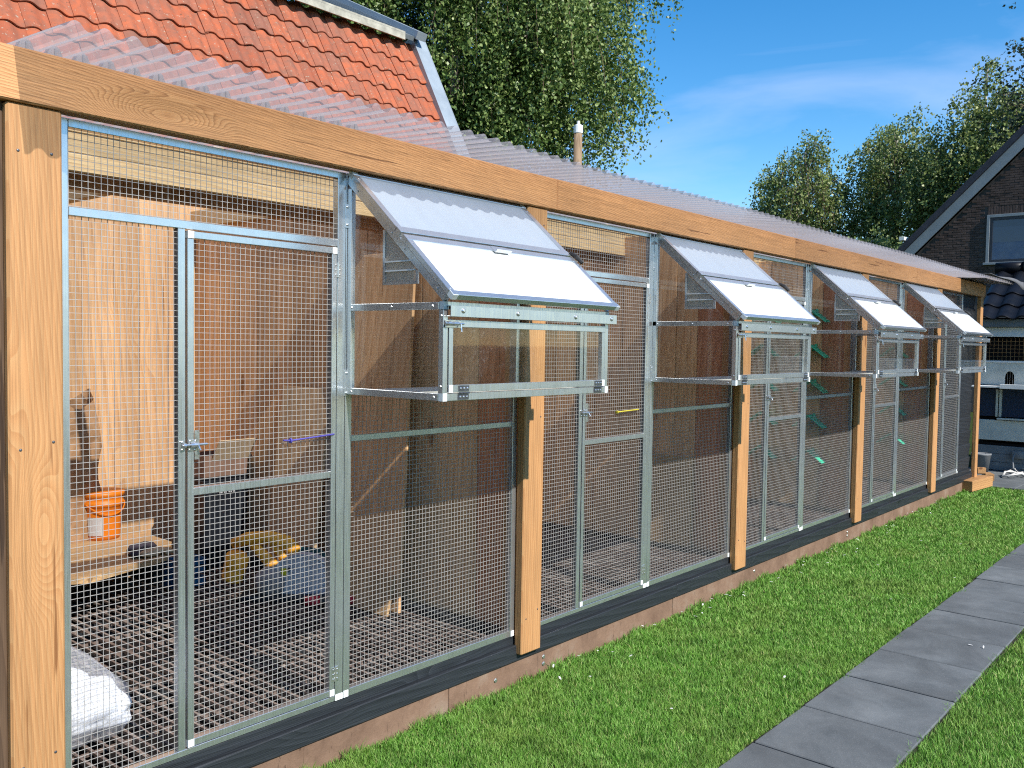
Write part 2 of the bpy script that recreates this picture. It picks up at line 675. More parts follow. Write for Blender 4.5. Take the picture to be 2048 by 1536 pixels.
def grass_mat():
    t = NT('grass_blade')
    g = t.n('ShaderNodeNewGeometry')
    rnd = g.outputs['Random Per Island']
    tc = t.n('ShaderNodeTexCoord')
    big = t.noise(tc.outputs['Object'], 1.7, 4, 0.6)
    c = t.ramp(rnd, [(0.0, (0.075, 0.22, 0.022)), (0.45, (0.160, 0.375, 0.045)), (0.87, (0.33, 0.55, 0.14)), (1.0, (0.48, 0.48, 0.19))])
    c2 = t.mix(t.ramp(big, [(0.48, 0.0), (0.75, 0.6)]), c, (0.27, 0.36, 0.08))
    sm = t.noise(tc.outputs['Object'], 6.5, 3, 0.6)
    c2 = t.mix(t.ramp(sm, [(0.36, 0.45), (0.50, 0.0)]), c2, (0.055, 0.15, 0.018))
    df = t.pbsdf(c2, 0.55, 0, None, 0.25)
    tl = t.n('ShaderNodeBsdfTranslucent')
    t.l(c2, tl.inputs['Color'])
    m = t.n('ShaderNodeMixShader')
    m.inputs[0].default_value = 0.32
    t.l(df, m.inputs[1])
    t.l(tl.outputs[0], m.inputs[2])
    return t.done(m.outputs[0])


M['grass'] = grass_mat()


def leaf_mat(name, a, b, c3):
    t = NT(name)
    g = t.n('ShaderNodeNewGeometry')
    c = t.ramp(g.outputs['Random Per Island'], [(0.0, a), (0.55, b), (1.0, c3)])
    df = t.pbsdf(c, 0.45, 0, None, 0.4)
    tl = t.n('ShaderNodeBsdfTranslucent')
    t.l(c, tl.inputs['Color'])
    m = t.n('ShaderNodeMixShader')
    m.inputs[0].default_value = 0.33
    t.l(df, m.inputs[1])
    t.l(tl.outputs[0], m.inputs[2])
    return t.done(m.outputs[0])


M['leaf'] = leaf_mat('birch_leaf', (0.050, 0.095, 0.024), (0.12, 0.185, 0.046), (0.27, 0.33, 0.12))
M['leaf2'] = leaf_mat('far_birch_leaf', (0.055, 0.090, 0.026), (0.125, 0.175, 0.050), (0.24, 0.26, 0.09))
M['leaf3'] = leaf_mat('dark_leaf', (0.022, 0.034, 0.016), (0.036, 0.052, 0.022), (0.065, 0.080, 0.034))
M['bark'] = plain('birch_bark', (0.30, 0.27, 0.24), 0.85, 0, 0.2, 0.5, 6, 0.4)
M['twig'] = plain('birch_twig', (0.13, 0.09, 0.065), 0.85, 0, 0.2, 0.3, 6)


def tile_mat():
    t = NT('terracotta_tile')
    oi = t.n('ShaderNodeObjectInfo')
    v = t.coord((1, 1, 1), 41)
    c = t.ramp(oi.outputs['Random'], [(0.0, (0.24, 0.080, 0.050)), (0.3, (0.42, 0.108, 0.048)), (0.7, (0.49, 0.130, 0.056)), (1.0, (0.30, 0.115, 0.075))])
    wx = t.ramp(t.noise(v, 9, 6, 0.7, 0.4), [(0.38, 0.0), (0.66, 0.8)])
    c = t.mix(wx, c, (0.22, 0.105, 0.072))
    lv = t.ramp(t.noise(v, 38, 4, 0.6), [(0.63, 0.0), (0.69, 0.85)])
    c = t.mix(lv, c, (0.40, 0.36, 0.28))
    ls = t.ramp(t.noise(v, 27, 3, 0.6), [(0.64, 0.0), (0.72, 0.8)])
    c = t.mix(ls, c, (0.09, 0.06, 0.04))
    return t.done(t.pbsdf(c, 0.82, 0, t.bump(t.noise(v, 60, 5, 0.7), 0.4, 0.005), 0.25))


M['tile'] = tile_mat()
M['btile'] = plain('black_glazed_tile', (0.006, 0.007, 0.010), 0.38, 0, 0.12, 0.3, 9)
M['zinc'] = plain('zinc_sheet', (0.36, 0.42, 0.47), 0.5, 0.35, 0.5, 0.10, 3)
M['upper'] = plain('grey_roof_sheet', (0.16, 0.19, 0.21), 0.5, 0.2, 0.5, 0.2, 4)
M['fascia'] = plain('weathered_fascia', (0.33, 0.32, 0.27), 0.85, 0, 0.2, 0.3, 12, 0.3)
M['brick'] = plain('dark_brick', (0.075, 0.055, 0.050), 0.85, 0, 0.2, 0.45, 3, 0.3, rnd=60)
M['mortar'] = plain('mortar', (0.070, 0.064, 0.062), 0.9, 0, 0.2, 0.2, 6, 0.2)
M['white'] = plain('white_paint', (0.72, 0.74, 0.74), 0.5, 0, 0.4, 0.08, 5)
M['offwhite'] = plain('aged_white_paint', (0.50, 0.51, 0.47), 0.6, 0, 0.4, 0.16, 7)
M['greyboard'] = plain('grey_board', (0.16, 0.17, 0.18), 0.7, 0, 0.3, 0.15, 6)
M['barge'] = plain('grey_bargeboard', (0.24, 0.28, 0.31), 0.6, 0, 0.4, 0.10, 3)
M['darkroof'] = plain('dark_roof_edge', (0.028, 0.028, 0.040), 0.5, 0, 0.4, 0.3, 5)
M['wglass'] = plain('dark_window_pane', (0.012, 0.030, 0.070), 0.06, 0, 0.7, 0.1, 2)
M['wblind'] = plain('blue_blind', (0.020, 0.055, 0.125), 0.25, 0, 0.6, 0.08, 2)
M['wframe'] = plain('dark_window_frame', (0.010, 0.013, 0.024), 0.4)
M['dark'] = plain('dark_void', (0.012, 0.010, 0.010), 0.9, 0, 0.1)
M['patio'] = M['slab']


def grate_mat():
    t = NT('rusty_grating')
    v = t.coord()
    c = t.ramp(t.noise(v, 5.5, 6, 0.7), [(0.30, (0.09, 0.060, 0.048)), (0.52, (0.19, 0.145, 0.125)), (0.74, (0.46, 0.42, 0.37))])
    return t.done(t.pbsdf(c, 0.75, 0.1, t.bump(t.noise(v, 160, 3, 0.6), 0.5, 0.003), 0.3))


M['grate'] = grate_mat()
M['orange'] = plain('orange_plastic', (0.80, 0.22, 0.012), 0.42, 0, 0.5, 0.08, 10)
M['label'] = plain('pale_label', (0.55, 0.54, 0.55), 0.5)
M['paper'] = plain('brown_paper', (0.40, 0.235, 0.125), 0.8, 0, 0.2, 0.25, 14, 0.4)
M['paperdark'] = plain('bag_opening', (0.10, 0.045, 0.03), 0.8)
M['card'] = plain('cardboard', (0.66, 0.50, 0.33), 0.8, 0, 0.2, 0.1, 9)
M['carddark'] = plain('brown_cardboard', (0.24, 0.145, 0.105), 0.8, 0, 0.2, 0.1, 9)
M['bin'] = plain('black_bin_plastic', (0.012, 0.015, 0.022), 0.45, 0, 0.5)
M['glove'] = plain('dark_glove', (0.060, 0.050, 0.066), 0.85, 0, 0.2, 0.3, 20, 0.5)
M['glove2'] = plain('beige_glove', (0.55, 0.44, 0.29), 0.85, 0, 0.2, 0.15, 20, 0.5)
M['amber'] = plain('amber_plastic', (0.85, 0.40, 0.035), 0.5, 0, 0.4, 0.2, 16, 0.2)
M['greybag'] = plain('grey_guard', (0.55, 0.55, 0.58), 0.8, 0, 0.2, 0.1, 12, 0.3)
M['greybag2'] = plain('taupe_metal', (0.30, 0.27, 0.27), 0.8, 0, 0.2, 0.12, 12, 0.3)
M['teal'] = plain('teal_trim', (0.010, 0.065, 0.072), 0.6)
M['red'] = plain('red_plastic', (0.55, 0.025, 0.045), 0.4)
M['blue'] = plain('blue_plastic', (0.010, 0.10, 0.24), 0.45)
M['bluedoor'] = plain('blue_paint', (0.018, 0.085, 0.19), 0.45, 0, 0.4, 0.1, 4)
M['yellow'] = plain('yellow_plastic', (0.75, 0.66, 0.03), 0.4)
M['green'] = plain('green_plastic', (0.04, 0.60, 0.38), 0.4, 0, 0.5, 0.1, 12)
M['cotton'] = plain('white_wadding', (0.82, 0.84, 0.87), 0.9, 0, 0.2, 0.06, 14, 0.8)
M['film'] = frosted('clear_plastic_film', 0.68, (0.72, 0.73, 0.78), 0.18)
M['feather'] = plain('white_feather', (0.75, 0.75, 0.74), 0.7)
M['membrane'] = plain('grey_membrane', (0.10, 0.10, 0.105), 0.6, 0, 0.4, 0.2, 6, 0.2)
M['violet'] = plain('violet_rod', (0.08, 0.07, 0.35), 0.45, 0.2)
M['yrod'] = plain('yellow_rod', (0.55, 0.46, 0.05), 0.45, 0.2)
M['pole'] = wood('weathered_pole', 'z', (0.27, 0.19, 0.12), (0.22, 0.15, 0.09), (0.12, 0.075, 0.045), 14, 0.8, 0.3)
M['cord'] = plain('pale_hose', (0.45, 0.44, 0.42), 0.6)


def dim(key, k):
    """scale a material's own colour"""
    nt = M[key].node_tree
    for nd in list(nt.nodes):
        if nd.type in ('BSDF_PRINCIPLED', 'BSDF_TRANSLUCENT'):
            sock = nd.inputs['Base Color'] if nd.type == 'BSDF_PRINCIPLED' else nd.inputs['Color']
            if sock.is_linked:
                mx = nt.nodes.new('ShaderNodeMix')
                mx.data_type = 'RGBA'
                mx.blend_type = 'MULTIPLY'
                mx.inputs[0].default_value = 1.0
                mx.inputs[7].default_value = (k, k, k, 1)
                src = sock.links[0].from_socket
                nt.links.new(src, mx.inputs[6])
                nt.links.new(mx.outputs[2], sock)
            else:
                c = sock.default_value
                sock.default_value = (c[0] * k, c[1] * k, c[2] * k, 1)


for key, k in (('beam', 0.88), ('leaf', 1.2), ('leaf2', 1.3), ('post', 0.76), ('offcut', 0.8), ('tile', 0.78), ('grass', 0.90), ('slab', 0.78), ('base', 0.8), ('wire', 0.58), ('zinc', 0.78),
               ('frost_up', 0.82), ('cap', 0.85), ('alu', 1.0), ('white', 0.9), ('purlin', 0.9), ('black', 0.85), ('feather', 0.8), ('barge', 0.85), ('filler', 0.8)):
    dim(key, k)

# ================================================================== SETTING
PERIOD = 2.1887
ZP = 0.23            # underside of the aluminium panels
DEPTH = 2.9          # inner depth of the aviary
XEND = 10.46

g = MB()
n = 40
rad = 900.0
ring = [(rad * math.cos(2 * math.pi * k / n), rad * math.sin(2 * math.pi * k / n), -0.012) for k in range(n)]
g.poly(ring, [tuple(range(n))])
ground = struct(g.build('ground', M['soil']))

# path of square slabs, parallel to the aviary
path = struct(MB().box(-3.0, 10.6, -1.645, -1.125, -0.055, 0.002).build('path', M['joint']))
slab = None
x = 1.72 - 0.505 * 9
k = 0
while x < 10.4:
    ln = min(0.499, 10.56 - x)
    dz = random.uniform(-0.0015, 0.0015)
    if slab is None:
        slab = MB().box(0, 0.4935, 0, 0.5, -0.045, 0.012, 0.004).build('slab', M['slab'], path)
        s = slab
    else:
        s = inst(slab, (0, 0, 0))
    s.location = (x, -1.635 + random.uniform(-0.003, 0.003), dz)
    s.rotation_euler = (random.uniform(-0.005, 0.005), random.uniform(-0.004, 0.004), random.uniform(-0.006, 0.006))
    x += 0.505
    k += 1

# patio at the far end, in front of the second loft
patio = struct(MB().box(10.62, 12.3, -6.0, 1.2, -0.08, -0.03).build('patio', M['soil']))
pv = None
for i in range(3):
    for j in range(14):
        px, py = 10.63 + i * 0.5533, -5.98 + j * 0.505
        if pv is None:
            pv = MB().box(0, 0.547, 0, 0.499, -0.045, 0.012, 0.004).build('slab', M['slab'], patio)
            pv.location = (px, py, 0)
        else:
            inst(pv, (px, py, random.uniform(-0.002, 0.002)))

# ================================================================== AVIARY
av = empty('aviary', (0, 0, 0))
tag(av, 'long larch-framed pigeon aviary with clear corrugated roof and black base board', 'aviary')

# front beam in four lengths
for a, b in ((-0.19, 2.262), (2.264, 5.03), (5.032, 7.86), (7.862, 10.50)):
    MB().box(a, b, -0.062, -0.002, 2.234, 2.381, 0.005).build('beam', M['beam'], av)
# posts: front lamella and the stud behind it
posts = [(-0.160, -0.012, 0.02)] + [(2.062 + k * PERIOD, 2.208 + k * PERIOD, 0.145) for k in range(4)] + [(10.375, 10.475, 0.02)]
for i, (a, b, zb) in enumerate(posts):
    MB().box(a, b, -0.050, (0.105 if i == 0 else -0.003), zb, 2.2335, 0.006).build('post', M['post'], av)
for k, (a, b, zb) in enumerate(posts):
    for zz in (0.33, 1.25, 2.15) if k else (0.4, 1.3, 2.1):
        for xx in (a + 0.03, b - 0.03):
            MB().dome((xx, -0.0502, zz + random.uniform(-0.02, 0.02)), (0, -1, 0), 0.0045, 0.3, 8).build('screw_head', M['darksteel'], av)
for k in range(4):
    a = 2.085 + k * PERIOD
    MB().box(a, a + 0.095, 0.002, 0.10, 0.20, 2.36, 0.004).build('stud', M['post'], av)
# sill, black skirting, brown base board
MB().box(-0.01, 10.36, 0.004, 0.09, 0.186, 0.2285, 0.003).build('sill', M['black'], av)
for a, b in ((-0.01, 3.55), (3.552, 7.1), (7.102, 10.36)):
    MB().box(a, b, -0.020, 0.02, 0.112, 0.1875, 0.004).build('skirting_board', M['black'], av)
for a, b in ((-0.3, 1.62), (1.625, 3.52), (3.524, 5.4), (5.404, 7.3), (7.304, 9.1), (9.104, 10.34)):
    MB().box(a, b, -0.006 + random.uniform(-0.003, 0.003), 0.03, -0.05, 0.1105, 0.003).build('base_board', M['base'], av)
# round nail plates on the base board
for x, z in ((2.285, 0.075), (2.285, 0.040), (1.93, 0.055), (4.62, 0.07), (6.38, 0.075), (6.38, 0.045)):
    MB().dome((x, -0.009, z), (0, -1, 0), 0.011, 0.25, 10).build('screw_cap', M['steel'], av)
# black weatherboards between the last mesh panel and the end post
for j in range(13):
    z0 = 0.20 + j * 0.157
    MB().obox((10.09, 0.028, z0 + 0.083), ((1, 0, 0), Vector((0, 0.995, 0.10)).normalized(), Vector((0, -0.10, 0.995)).normalized()), (0.285, 0.009, 0.083), 0.003).build('weatherboard', M['black'], av)
MB().box(9.80, 10.37, 0.045, 0.07, 0.2, 2.36).build('wall_core', M['dark'], av)

# inner walls made of planks
def planked(name, parent, fixed, lo, hi, z0, z1, across, red=(), mats=None):
    """across 'x': planks side by side along x at y=fixed; across 'y': along y at x=fixed"""
    w = MB()
    if across == 'x':
        w.box(lo, hi, fixed + 0.02, fixed + 0.032, z0, z1)
    else:
        w.box(fixed - 0.006, fixed + 0.006, lo, hi, z0, z1)
    wall = w.build(name, M['dark'], parent)
    p, i = lo, 0
    while p < hi - 0.03:
        wd = min(random.choice((0.165, 0.2, 0.2, 0.235)), hi - p)
        t = random.uniform(0.0, 0.0025)
        mt = M['redplank'] if (i in red) else M['plank']
        b = MB()
        if across == 'x':
            b.box(0, wd - 0.003, 0, 0.017 + t, 0, z1 - z0, 0.002)
            o = b.build('plank', mt, wall)
            o.location = (p, fixed - t, z0)
        else:
            b.box(-0.024 - t, -0.0065, 0, wd - 0.003, 0, z1 - z0, 0.002)
            o = b.build('plank', mt, wall)
            o.location = (fixed, p, z0)
        p += wd
        i += 1
    return wall


planked('back_wall', av, DEPTH, -0.16, 10.36, 0.05, 2.54, 'x', red=(18, 34, 45))
for k in range(4):
    planked('partition', av, 2.150 + k * PERIOD, 0.105, DEPTH - 0.005, 0.06, 2.375, 'y', red=(0,))
MB().box(-0.182, -0.1605, -0.028, DEPTH, 0.02, 2.30, 0.002).build('side_wall', M['brownwall'], av)
MB().box(10.36, 10.38, 0.08, DEPTH, 0.02, 2.375, 0.002).build('side_wall', M['ply'], av)
MB().box(10.342, 10.356, 0.185, 0.46, 0.22, 2.0, 0.003).build('blue_panel', M['bluedoor'], av)
MB().box(10.338, 10.354, 0.09, 0.18, 0.22, 2.05, 0.003).build('inner_board', M['ply'], av)

# purlins that carry the clear roof strip, in one run behind the front beam
for z0, z1 in ((2.243, 2.312), (2.314, 2.392), (2.394, 2.44)):
    MB().box(-0.15, 10.36, 0.90, 0.935, z0, z1, 0.003).build('purlin', M['purlin'], av)
MB().box(-0.15, 10.36, 1.02, 1.09, 2.20, 2.30, 0.004).build('purlin', M['post'], av)
for k in range(11):
    MB().box(0.05 + k * 1.02, 0.10 + k * 1.02, 0.94, DEPTH, 2.345, 2.455, 0.003).build('rafter', M['purlin'], av)

# clear corrugated sheets
roof = empty('clear_roof', (0, 0, 0), av)
PITCH = 0.0765
PROF = [(0.0, 0.0), (0.10, 0.0), (0.19, 0.15), (0.36, 0.85), (0.45, 1.0), (0.55, 1.0), (0.64, 0.85), (0.81, 0.15), (0.90, 0.0)]
def zroof(y):
    return 2.392 + 0.058 * (y + 0.03)
X0R = -0.145
WAVES = 14
sheet_x = X0R
si = 0
while sheet_x < 9.9:
    m = MB()
    P = []
    for i in range(WAVES + 1):
        for u, h in PROF:
            if i == WAVES and u > 0.05:
                break
            P.append((sheet_x + (i + u) * PITCH, h * 0.021))
    ye = -0.348 + random.uniform(-0.004, 0.004)
    ys = [ye, -0.18, 0.0, 0.6, 1.5, 3.05]
    dz = 0.0012 * (si % 2)
    m.grid([[(px, y, zroof(y) + h + dz + (0.004 * math.sin(px * 2.1) * (y < -0.2))) for px, h in P] for y in ys])
    m.build('roof_sheet', M['pc'], roof)
    sheet_x += WAVES * PITCH
    si += 1
# clear fillers under the crests along the beam
fl = None
for i in range(132):
    cx = X0R + (i + 0.5) * PITCH
    if i > 15:
        break
    if fl is None:
        m = MB()
        zb = 2.3815
        m.prism([(-0.022, -0.05, zb), (0.022, -0.05, zb), (0.013, -0.05, zb + 0.022), (0.006, -0.05, zb + 0.0265), (-0.006, -0.05, zb + 0.0265), (-0.013, -0.05, zb + 0.022)], (0, 0.03, 0))
        m.tube([(0, -0.052, zb), (0, -0.052, zb + 0.022)], 0.0025, 6)
        fl = m.build('profile_filler', M['filler'], roof)
        fl.location = (cx, 0, 0)
    else:
        inst(fl, (cx, 0, 0))

# floor gratings, one per compartment, above a dark pit
MB().box(-0.15, 10.36, 0.02, DEPTH, -0.02, 0.05).build('pit_floor', M['dark'], av)
comp = [(-0.14, 2.135)] + [(2.165 + k * PERIOD, 2.135 + (k + 1) * PERIOD) for k in range(3)] + [(2.165 + 3 * PERIOD, 10.35)]
for (a, b) in comp:
    m = MB()
    x = a + 0.02
    i = 0
    while x < b - 0.01:
        w = 0.016 if i % 9 == 0 else 0.0105
        m.box(x - w / 2, x + w / 2, 0.095, DEPTH - 0.02, 0.196, 0.206 if i % 9 else 0.209)
        x += 0.050
        i += 1
    y = 0.11
    while y < DEPTH - 0.03:
        m.box(a + 0.005, b - 0.005, y - 0.003, y + 0.003, 0.182, 0.1955)
        y += 0.22
    m.build('floor_grating', M['grate'], av, kind='stuff')
    for yy in (0.85, 1.75):
        MB().box(a, b, yy - 0.03, yy + 0.03, 0.10, 0.187).build('floor_joist', M['black'], av)
for k in range(4):
    x = 2.12 + k * PERIOD
    MB().box(x - 0.06, x, 0.105, DEPTH - 0.03, 0.19, 0.235, 0.002).build('floor_edge', M['black'], av)

# ------------------------------------------------------------------ aluminium panels
def wire_mesh(m, x0, x1, z0, z1, y, g=0.0193, w=0.0014, ox=0.5):
    x = x0 + g * ox
    while x < x1:
        dx = random.uniform(-0.0009, 0.0009)
        m.poly([(x + dx + sx * w / 2, y + sy * w / 2, z) for z in (z0, z1) for sx, sy in ((-1, -1), (1, -1), (1, 1), (-1, 1))],
               [(0, 1, 5, 4), (1, 2, 6, 5), (2, 3, 7, 6), (3, 0, 4, 7)])
        x += g
    z = z0 + g * random.uniform(0.3, 0.8)
    yb = y + w * 0.98
    while z < z1:
        dz = random.uniform(-0.0009, 0.0009)
        m.poly([(x, yb + sy * w / 2, z + dz + sz * w / 2) for x in (x0, x1) for sy, sz in ((-1, -1), (1, -1), (1, 1), (-1, 1))],
               [(4, 5, 1, 0), (5, 6, 2, 1), (6, 7, 3, 2), (7, 4, 0, 3)])
        z += g
    return m


def rail(name, parent, x0, x1, z0, z1, y0=0.0, y1=0.028, mat='alu'):
    return MB().box(x0, x1, y0, y1, z0, z1, 0.0015).build(name, M[mat], parent)


def hinge_plate(parent, x, z, h=0.055, y=-0.0015):
    m = MB()
    m.box(x - 0.017, x - 0.002, y - 0.002, y + 0.001, z - h / 2, z + h / 2)
    m.box(x + 0.002, x + 0.017, y - 0.002, y + 0.001, z - h / 2, z + h / 2)
    m.tube([(x, y - 0.002, z - h / 2), (x, y - 0.002, z + h / 2)], 0.0035, 8)
    for sx in (-0.0095, 0.0095):
        for dz in (-0.018, 0, 0.018):
            m.dome((x + sx, y - 0.002, z + dz), (0, -1, 0), 0.0042, 0.5, 6)
    return m.build('hinge', M['steel'], parent)


def make_door_panel():
    t = empty('mesh_door_panel')
    H = 2.0
    rail('stile', t, 0.0, 0.025, 0.0, H)
    rail('stile', t, 1.008, 1.045, 0.0, H)
    rail('top_rail', t, 0.0255, 1.0075, H - 0.025, H)
    rail('transom', t, 0.0255, 1.0075, 1.722, 1.748)
    rail('bottom_rail', t, 0.0255, 1.0075, 0.0, 0.021)
    rail('mullion', t, 0.367, 0.392, 0.0215, 1.7215)
    m = MB()
    wire_mesh(m, 0.02, 1.012, 1.745, H - 0.02, 0.012)
    m.build('wire_mesh', M['wire'], t, kind='stuff')
    m = MB()
    wire_mesh(m, 0.02, 0.372, 0.018, 1.725, 0.012)
    m.build('wire_mesh', M['wire'], t, kind='stuff')
    MB().box(1.0085, 1.0445, -0.0015, 0.02, 0.001, 0.024).build('corner_cap', M['cap'], t)
    # the door
    d = MB().box(0.399, 0.421, -0.002, 0.026, 0.048, 1.693, 0.0015)
    d.box(0.981, 1.003, -0.002, 0.026, 0.048, 1.693, 0.0015)
    d.box(0.4215, 0.9805, -0.002, 0.026, 1.694, 1.717, 0.0015)
    d.box(0.4215, 0.9805, -0.002, 0.026, 0.025, 0.048, 0.0015)
    d.box(0.4215, 0.9805, -0.001, 0.026, 0.858, 0.883, 0.0015)
    door = d.build('door', M['alu'], t)
    m = MB()
    wire_mesh(m, 0.417, 0.985, 0.044, 1.698, 0.010)
    m.build('wire_mesh', M['wire'], door, kind='stuff')
    for cx in (0.399, 0.981):
        for cz in (0.025, 1.694):
            MB().box(cx, cx + 0.022, -0.0035, 0.024, cz, cz + 0.0235).build('corner_cap', M['cap'], door)
    hinge_plate(door, 1.0055, 1.635)
    hinge_plate(door, 1.0055, 0.106)
    # barrel bolt on a backing plate
    m = MB()
    m.box(0.4225, 0.440, -0.004, 0.0, 0.976, 1.072, 0.001)
    m.box(0.399, 0.428, -0.006, -0.002, 1.006, 1.042, 0.001)
    m.box(0.372, 0.388, -0.006, 0.0, 1.008, 1.040, 0.001)
    m.tube([(0.372, -0.012, 1.026), (0.462, -0.012, 1.026)], 0.0042, 8)
    m.tube([(0.376, -0.012, 1.026), (0.386, -0.012, 1.026)], 0.0085, 10)
    m.tube([(0.402, -0.012, 1.026), (0.424, -0.012, 1.026)], 0.0085, 10)
    m.tube([(0.430, -0.012, 1.026), (0.434, -0.022, 1.008)], 0.003, 6)
    for x, z in ((0.376, 1.036), (0.376, 1.012), (0.404, 1.038), (0.404, 1.010), (0.423, 1.038), (0.421, 1.010)):
        m.dome((x, -0.006, z), (0, -1, 0), 0.0045, 0.6, 8)
    m.build('bolt', M['steel'], door)
    return t


def make_bay():
    t = empty('window_bay')
    X = -1.048                                   # builder works in the first bay's own place
    W0, W1 = 1.050, 2.045
    b0, bt = 1.170, 1.512                        # box bottom and front top, above the panel's underside
    D = -0.514
    rail('stile', t, 0.0, 0.031, 0.0, 2.0)
    rail('stile', t, 0.987, 1.017, 0.0, 2.0)
    rail('bottom_rail', t, 0.0315, 0.9865, 0.0, 0.030)
    rail('cross_rail', t, 0.0315, 0.9865, 0.988, 1.012, -0.001, 0.024)
    rail('top_rail', t, 0.0315, 0.9865, 1.974, 2.0)
    MB().box(0.0005, 0.024, -0.0015, 0.02, 0.001, 0.027).build('corner_cap', M['cap'], t)
    MB().box(0.993, 1.016, -0.0015, 0.02, 0.001, 0.027).build('corner_cap', M['cap'], t)
    m = MB()
    wire_mesh(m, 0.028, 0.990, 0.027, b0 + 0.01, 0.012)
    m.build('wire_mesh', M['wire'], t, kind='stuff')
    # slope frame of reference
    A = Vector((0, -0.012, 1.990))
    B = Vector((0, -0.545, 1.520))
    S = (B - A)
    L = S.length
    S.normalize()
    N = Vector((0, S.z, -S.y))                   # outwards
    EX = Vector((1, 0, 0))

    def sl_box(m, x0, x1, s0, s1, n0, n1, ch=0.0012, mi=0):
        c = A + EX * ((x0 + x1) / 2 + X) + S * ((s0 + s1) / 2) + N * ((n0 + n1) / 2)
        return m.obox(c, (EX, S, N), ((x1 - x0) / 2, (s1 - s0) / 2, (n1 - n0) / 2), ch, mi)

    def pt(x, s, nn):
        return A + EX * (x + X) + S * s + N * nn

    # side frames with two panes each
    for side, (xa, xb) in enumerate(((W0, W0 + 0.022), (W1 - 0.022, W1))):
        m = MB()
        m.box(xa + X, xb + X, D + 0.024, -0.0005, b0, b0 + 0.025, 0.001)
        m.box(xa + X, xb + X, D + 0.024, -0.0005, bt - 0.028, bt - 0.003, 0.001)
        m.box(xa + X, xb + X, D, D + 0.0235, b0 + 0.0255, bt - 0.0285, 0.001)
        m.box(xa + X, xb + X, -0.024, -0.0005, b0 + 0.0255, 1.94, 0.001)
        sl_box(m, xa, xb, 0.002, L - 0.02, -0.030, -0.001)
        sgn = -1 if side == 0 else 1
        xo = xa if side == 0 else xb
        for y, z in ((-0.03, b0 + 0.012), (-0.47, b0 + 0.012), (-0.03, bt - 0.016), (-0.25, bt - 0.016), (-0.46, bt - 0.016), (D + 0.012, b0 + 0.05), (D + 0.012, bt - 0.05)):
            m.dome((xo + X, y, z), (sgn, 0, 0), 0.0048, 0.5, 8)
        for s_ in (0.08, 0.33, 0.42, 0.64):
            p = pt(xo, s_, -0.015)
            m.dome(p, (sgn, 0, 0), 0.0048, 0.5, 8)
        sf = m.build('side_frame', M['alu'], t)
        xm = (xa + xb) / 2 + X
        MB().box(xm - 0.0015, xm + 0.0015, D + 0.02, -0.02, b0 + 0.022, bt - 0.024).build('pane', M['glass'], sf)
        MB().prism([(xm - 0.0015, -0.022, bt - 0.005), (xm - 0.0015, D + 0.06, bt - 0.005), (xm - 0.0015, -0.022, 1.945)], (0.003, 0, 0)).build('pane', M['glass'], sf)
        if side == 0:
            zt = lambda y: A.z + (y - A.y) * S.z / S.y - 0.045
            xv = xm - 0.006
            fr = MB()
            fr.box(xv - 0.003, xv + 0.003, -0.212, -0.200, 1.575, zt(-0.206))
            fr.box(xv - 0.003, xv + 0.003, -0.372, -0.2125, 1.575, 1.585)
            fr.box(xv - 0.003, xv + 0.003, -0.384, -0.3725, 1.575, zt(-0.378))
            vf = fr.build('vent', M['alu'], sf)
            vp = MB()
            vp.prism([(xv, -0.2125, 1.5855), (xv, -0.372, 1.5855), (xv, -0.372, zt(-0.372)), (xv, -0.2125, zt(-0.2125))], (0.003, 0, 0))
            vp.build('vent_plate', M['vent'], sf)
            for zz in (1.622, 1.655):
                MB().box(xv - 0.006, xv - 0.001, -0.37 if zz < 1.65 else -0.36, -0.215, zz, zz + 0.005).build('vent_slat', M['white'], sf)
    # front frame
    m = MB()
    m.box(W0 + X, W1 + X, D, D + 0.023, b0 - 0.0005, b0 + 0.025, 0.001)
    m.box(W0 + 0.0225 + X, W1 - 0.0225 + X, D, D + 0.023, bt - 0.028, bt - 0.001, 0.001)
    m.build('front_frame', M['alu'], t)
    for cx in (W0, W1 - 0.020):
        for cz in (b0 - 0.001, bt - 0.028):
            MB().box(cx + X - 0.0005, cx + 0.0205 + X, D - 0.0015, D + 0.02, cz, cz + 0.027).build('corner_cap', M['cap'], t)
    MB().box(W0 + 0.0225 + X, W1 - 0.0225 + X, D + 0.0235, -0.0005, b0 + 0.006, b0 + 0.016).build('floor_panel', M['offwhite'], t)
    # hinged front flap
    m = MB()
    f0, f1, fz0, fz1 = W0 + 0.026, W1 - 0.028, b0 + 0.029, bt - 0.062
    m.box(f0 + X, f0 + 0.020 + X, D - 0.003, D + 0.019, fz0 + 0.0255, fz1 - 0.0255, 0.001)
    m.box(f1 - 0.020 + X, f1 + X, D - 0.003, D + 0.019, fz0 + 0.0255, fz1 - 0.0255, 0.001)
    m.box(f0 + X, f1 + X, D - 0.003, D + 0.019, fz0, fz0 + 0.025, 0.001)
    m.box(f0 + X, f1 + X, D - 0.003, D + 0.019, fz1 - 0.025, fz1, 0.001)
    fp = m.build('front_flap', M['alu'], t)
    MB().box(f0 + 0.017 + X, f1 - 0.017 + X, D + 0.006, D + 0.009, fz0 + 0.022, fz1 - 0.022).build('pane', M['glass'], fp)
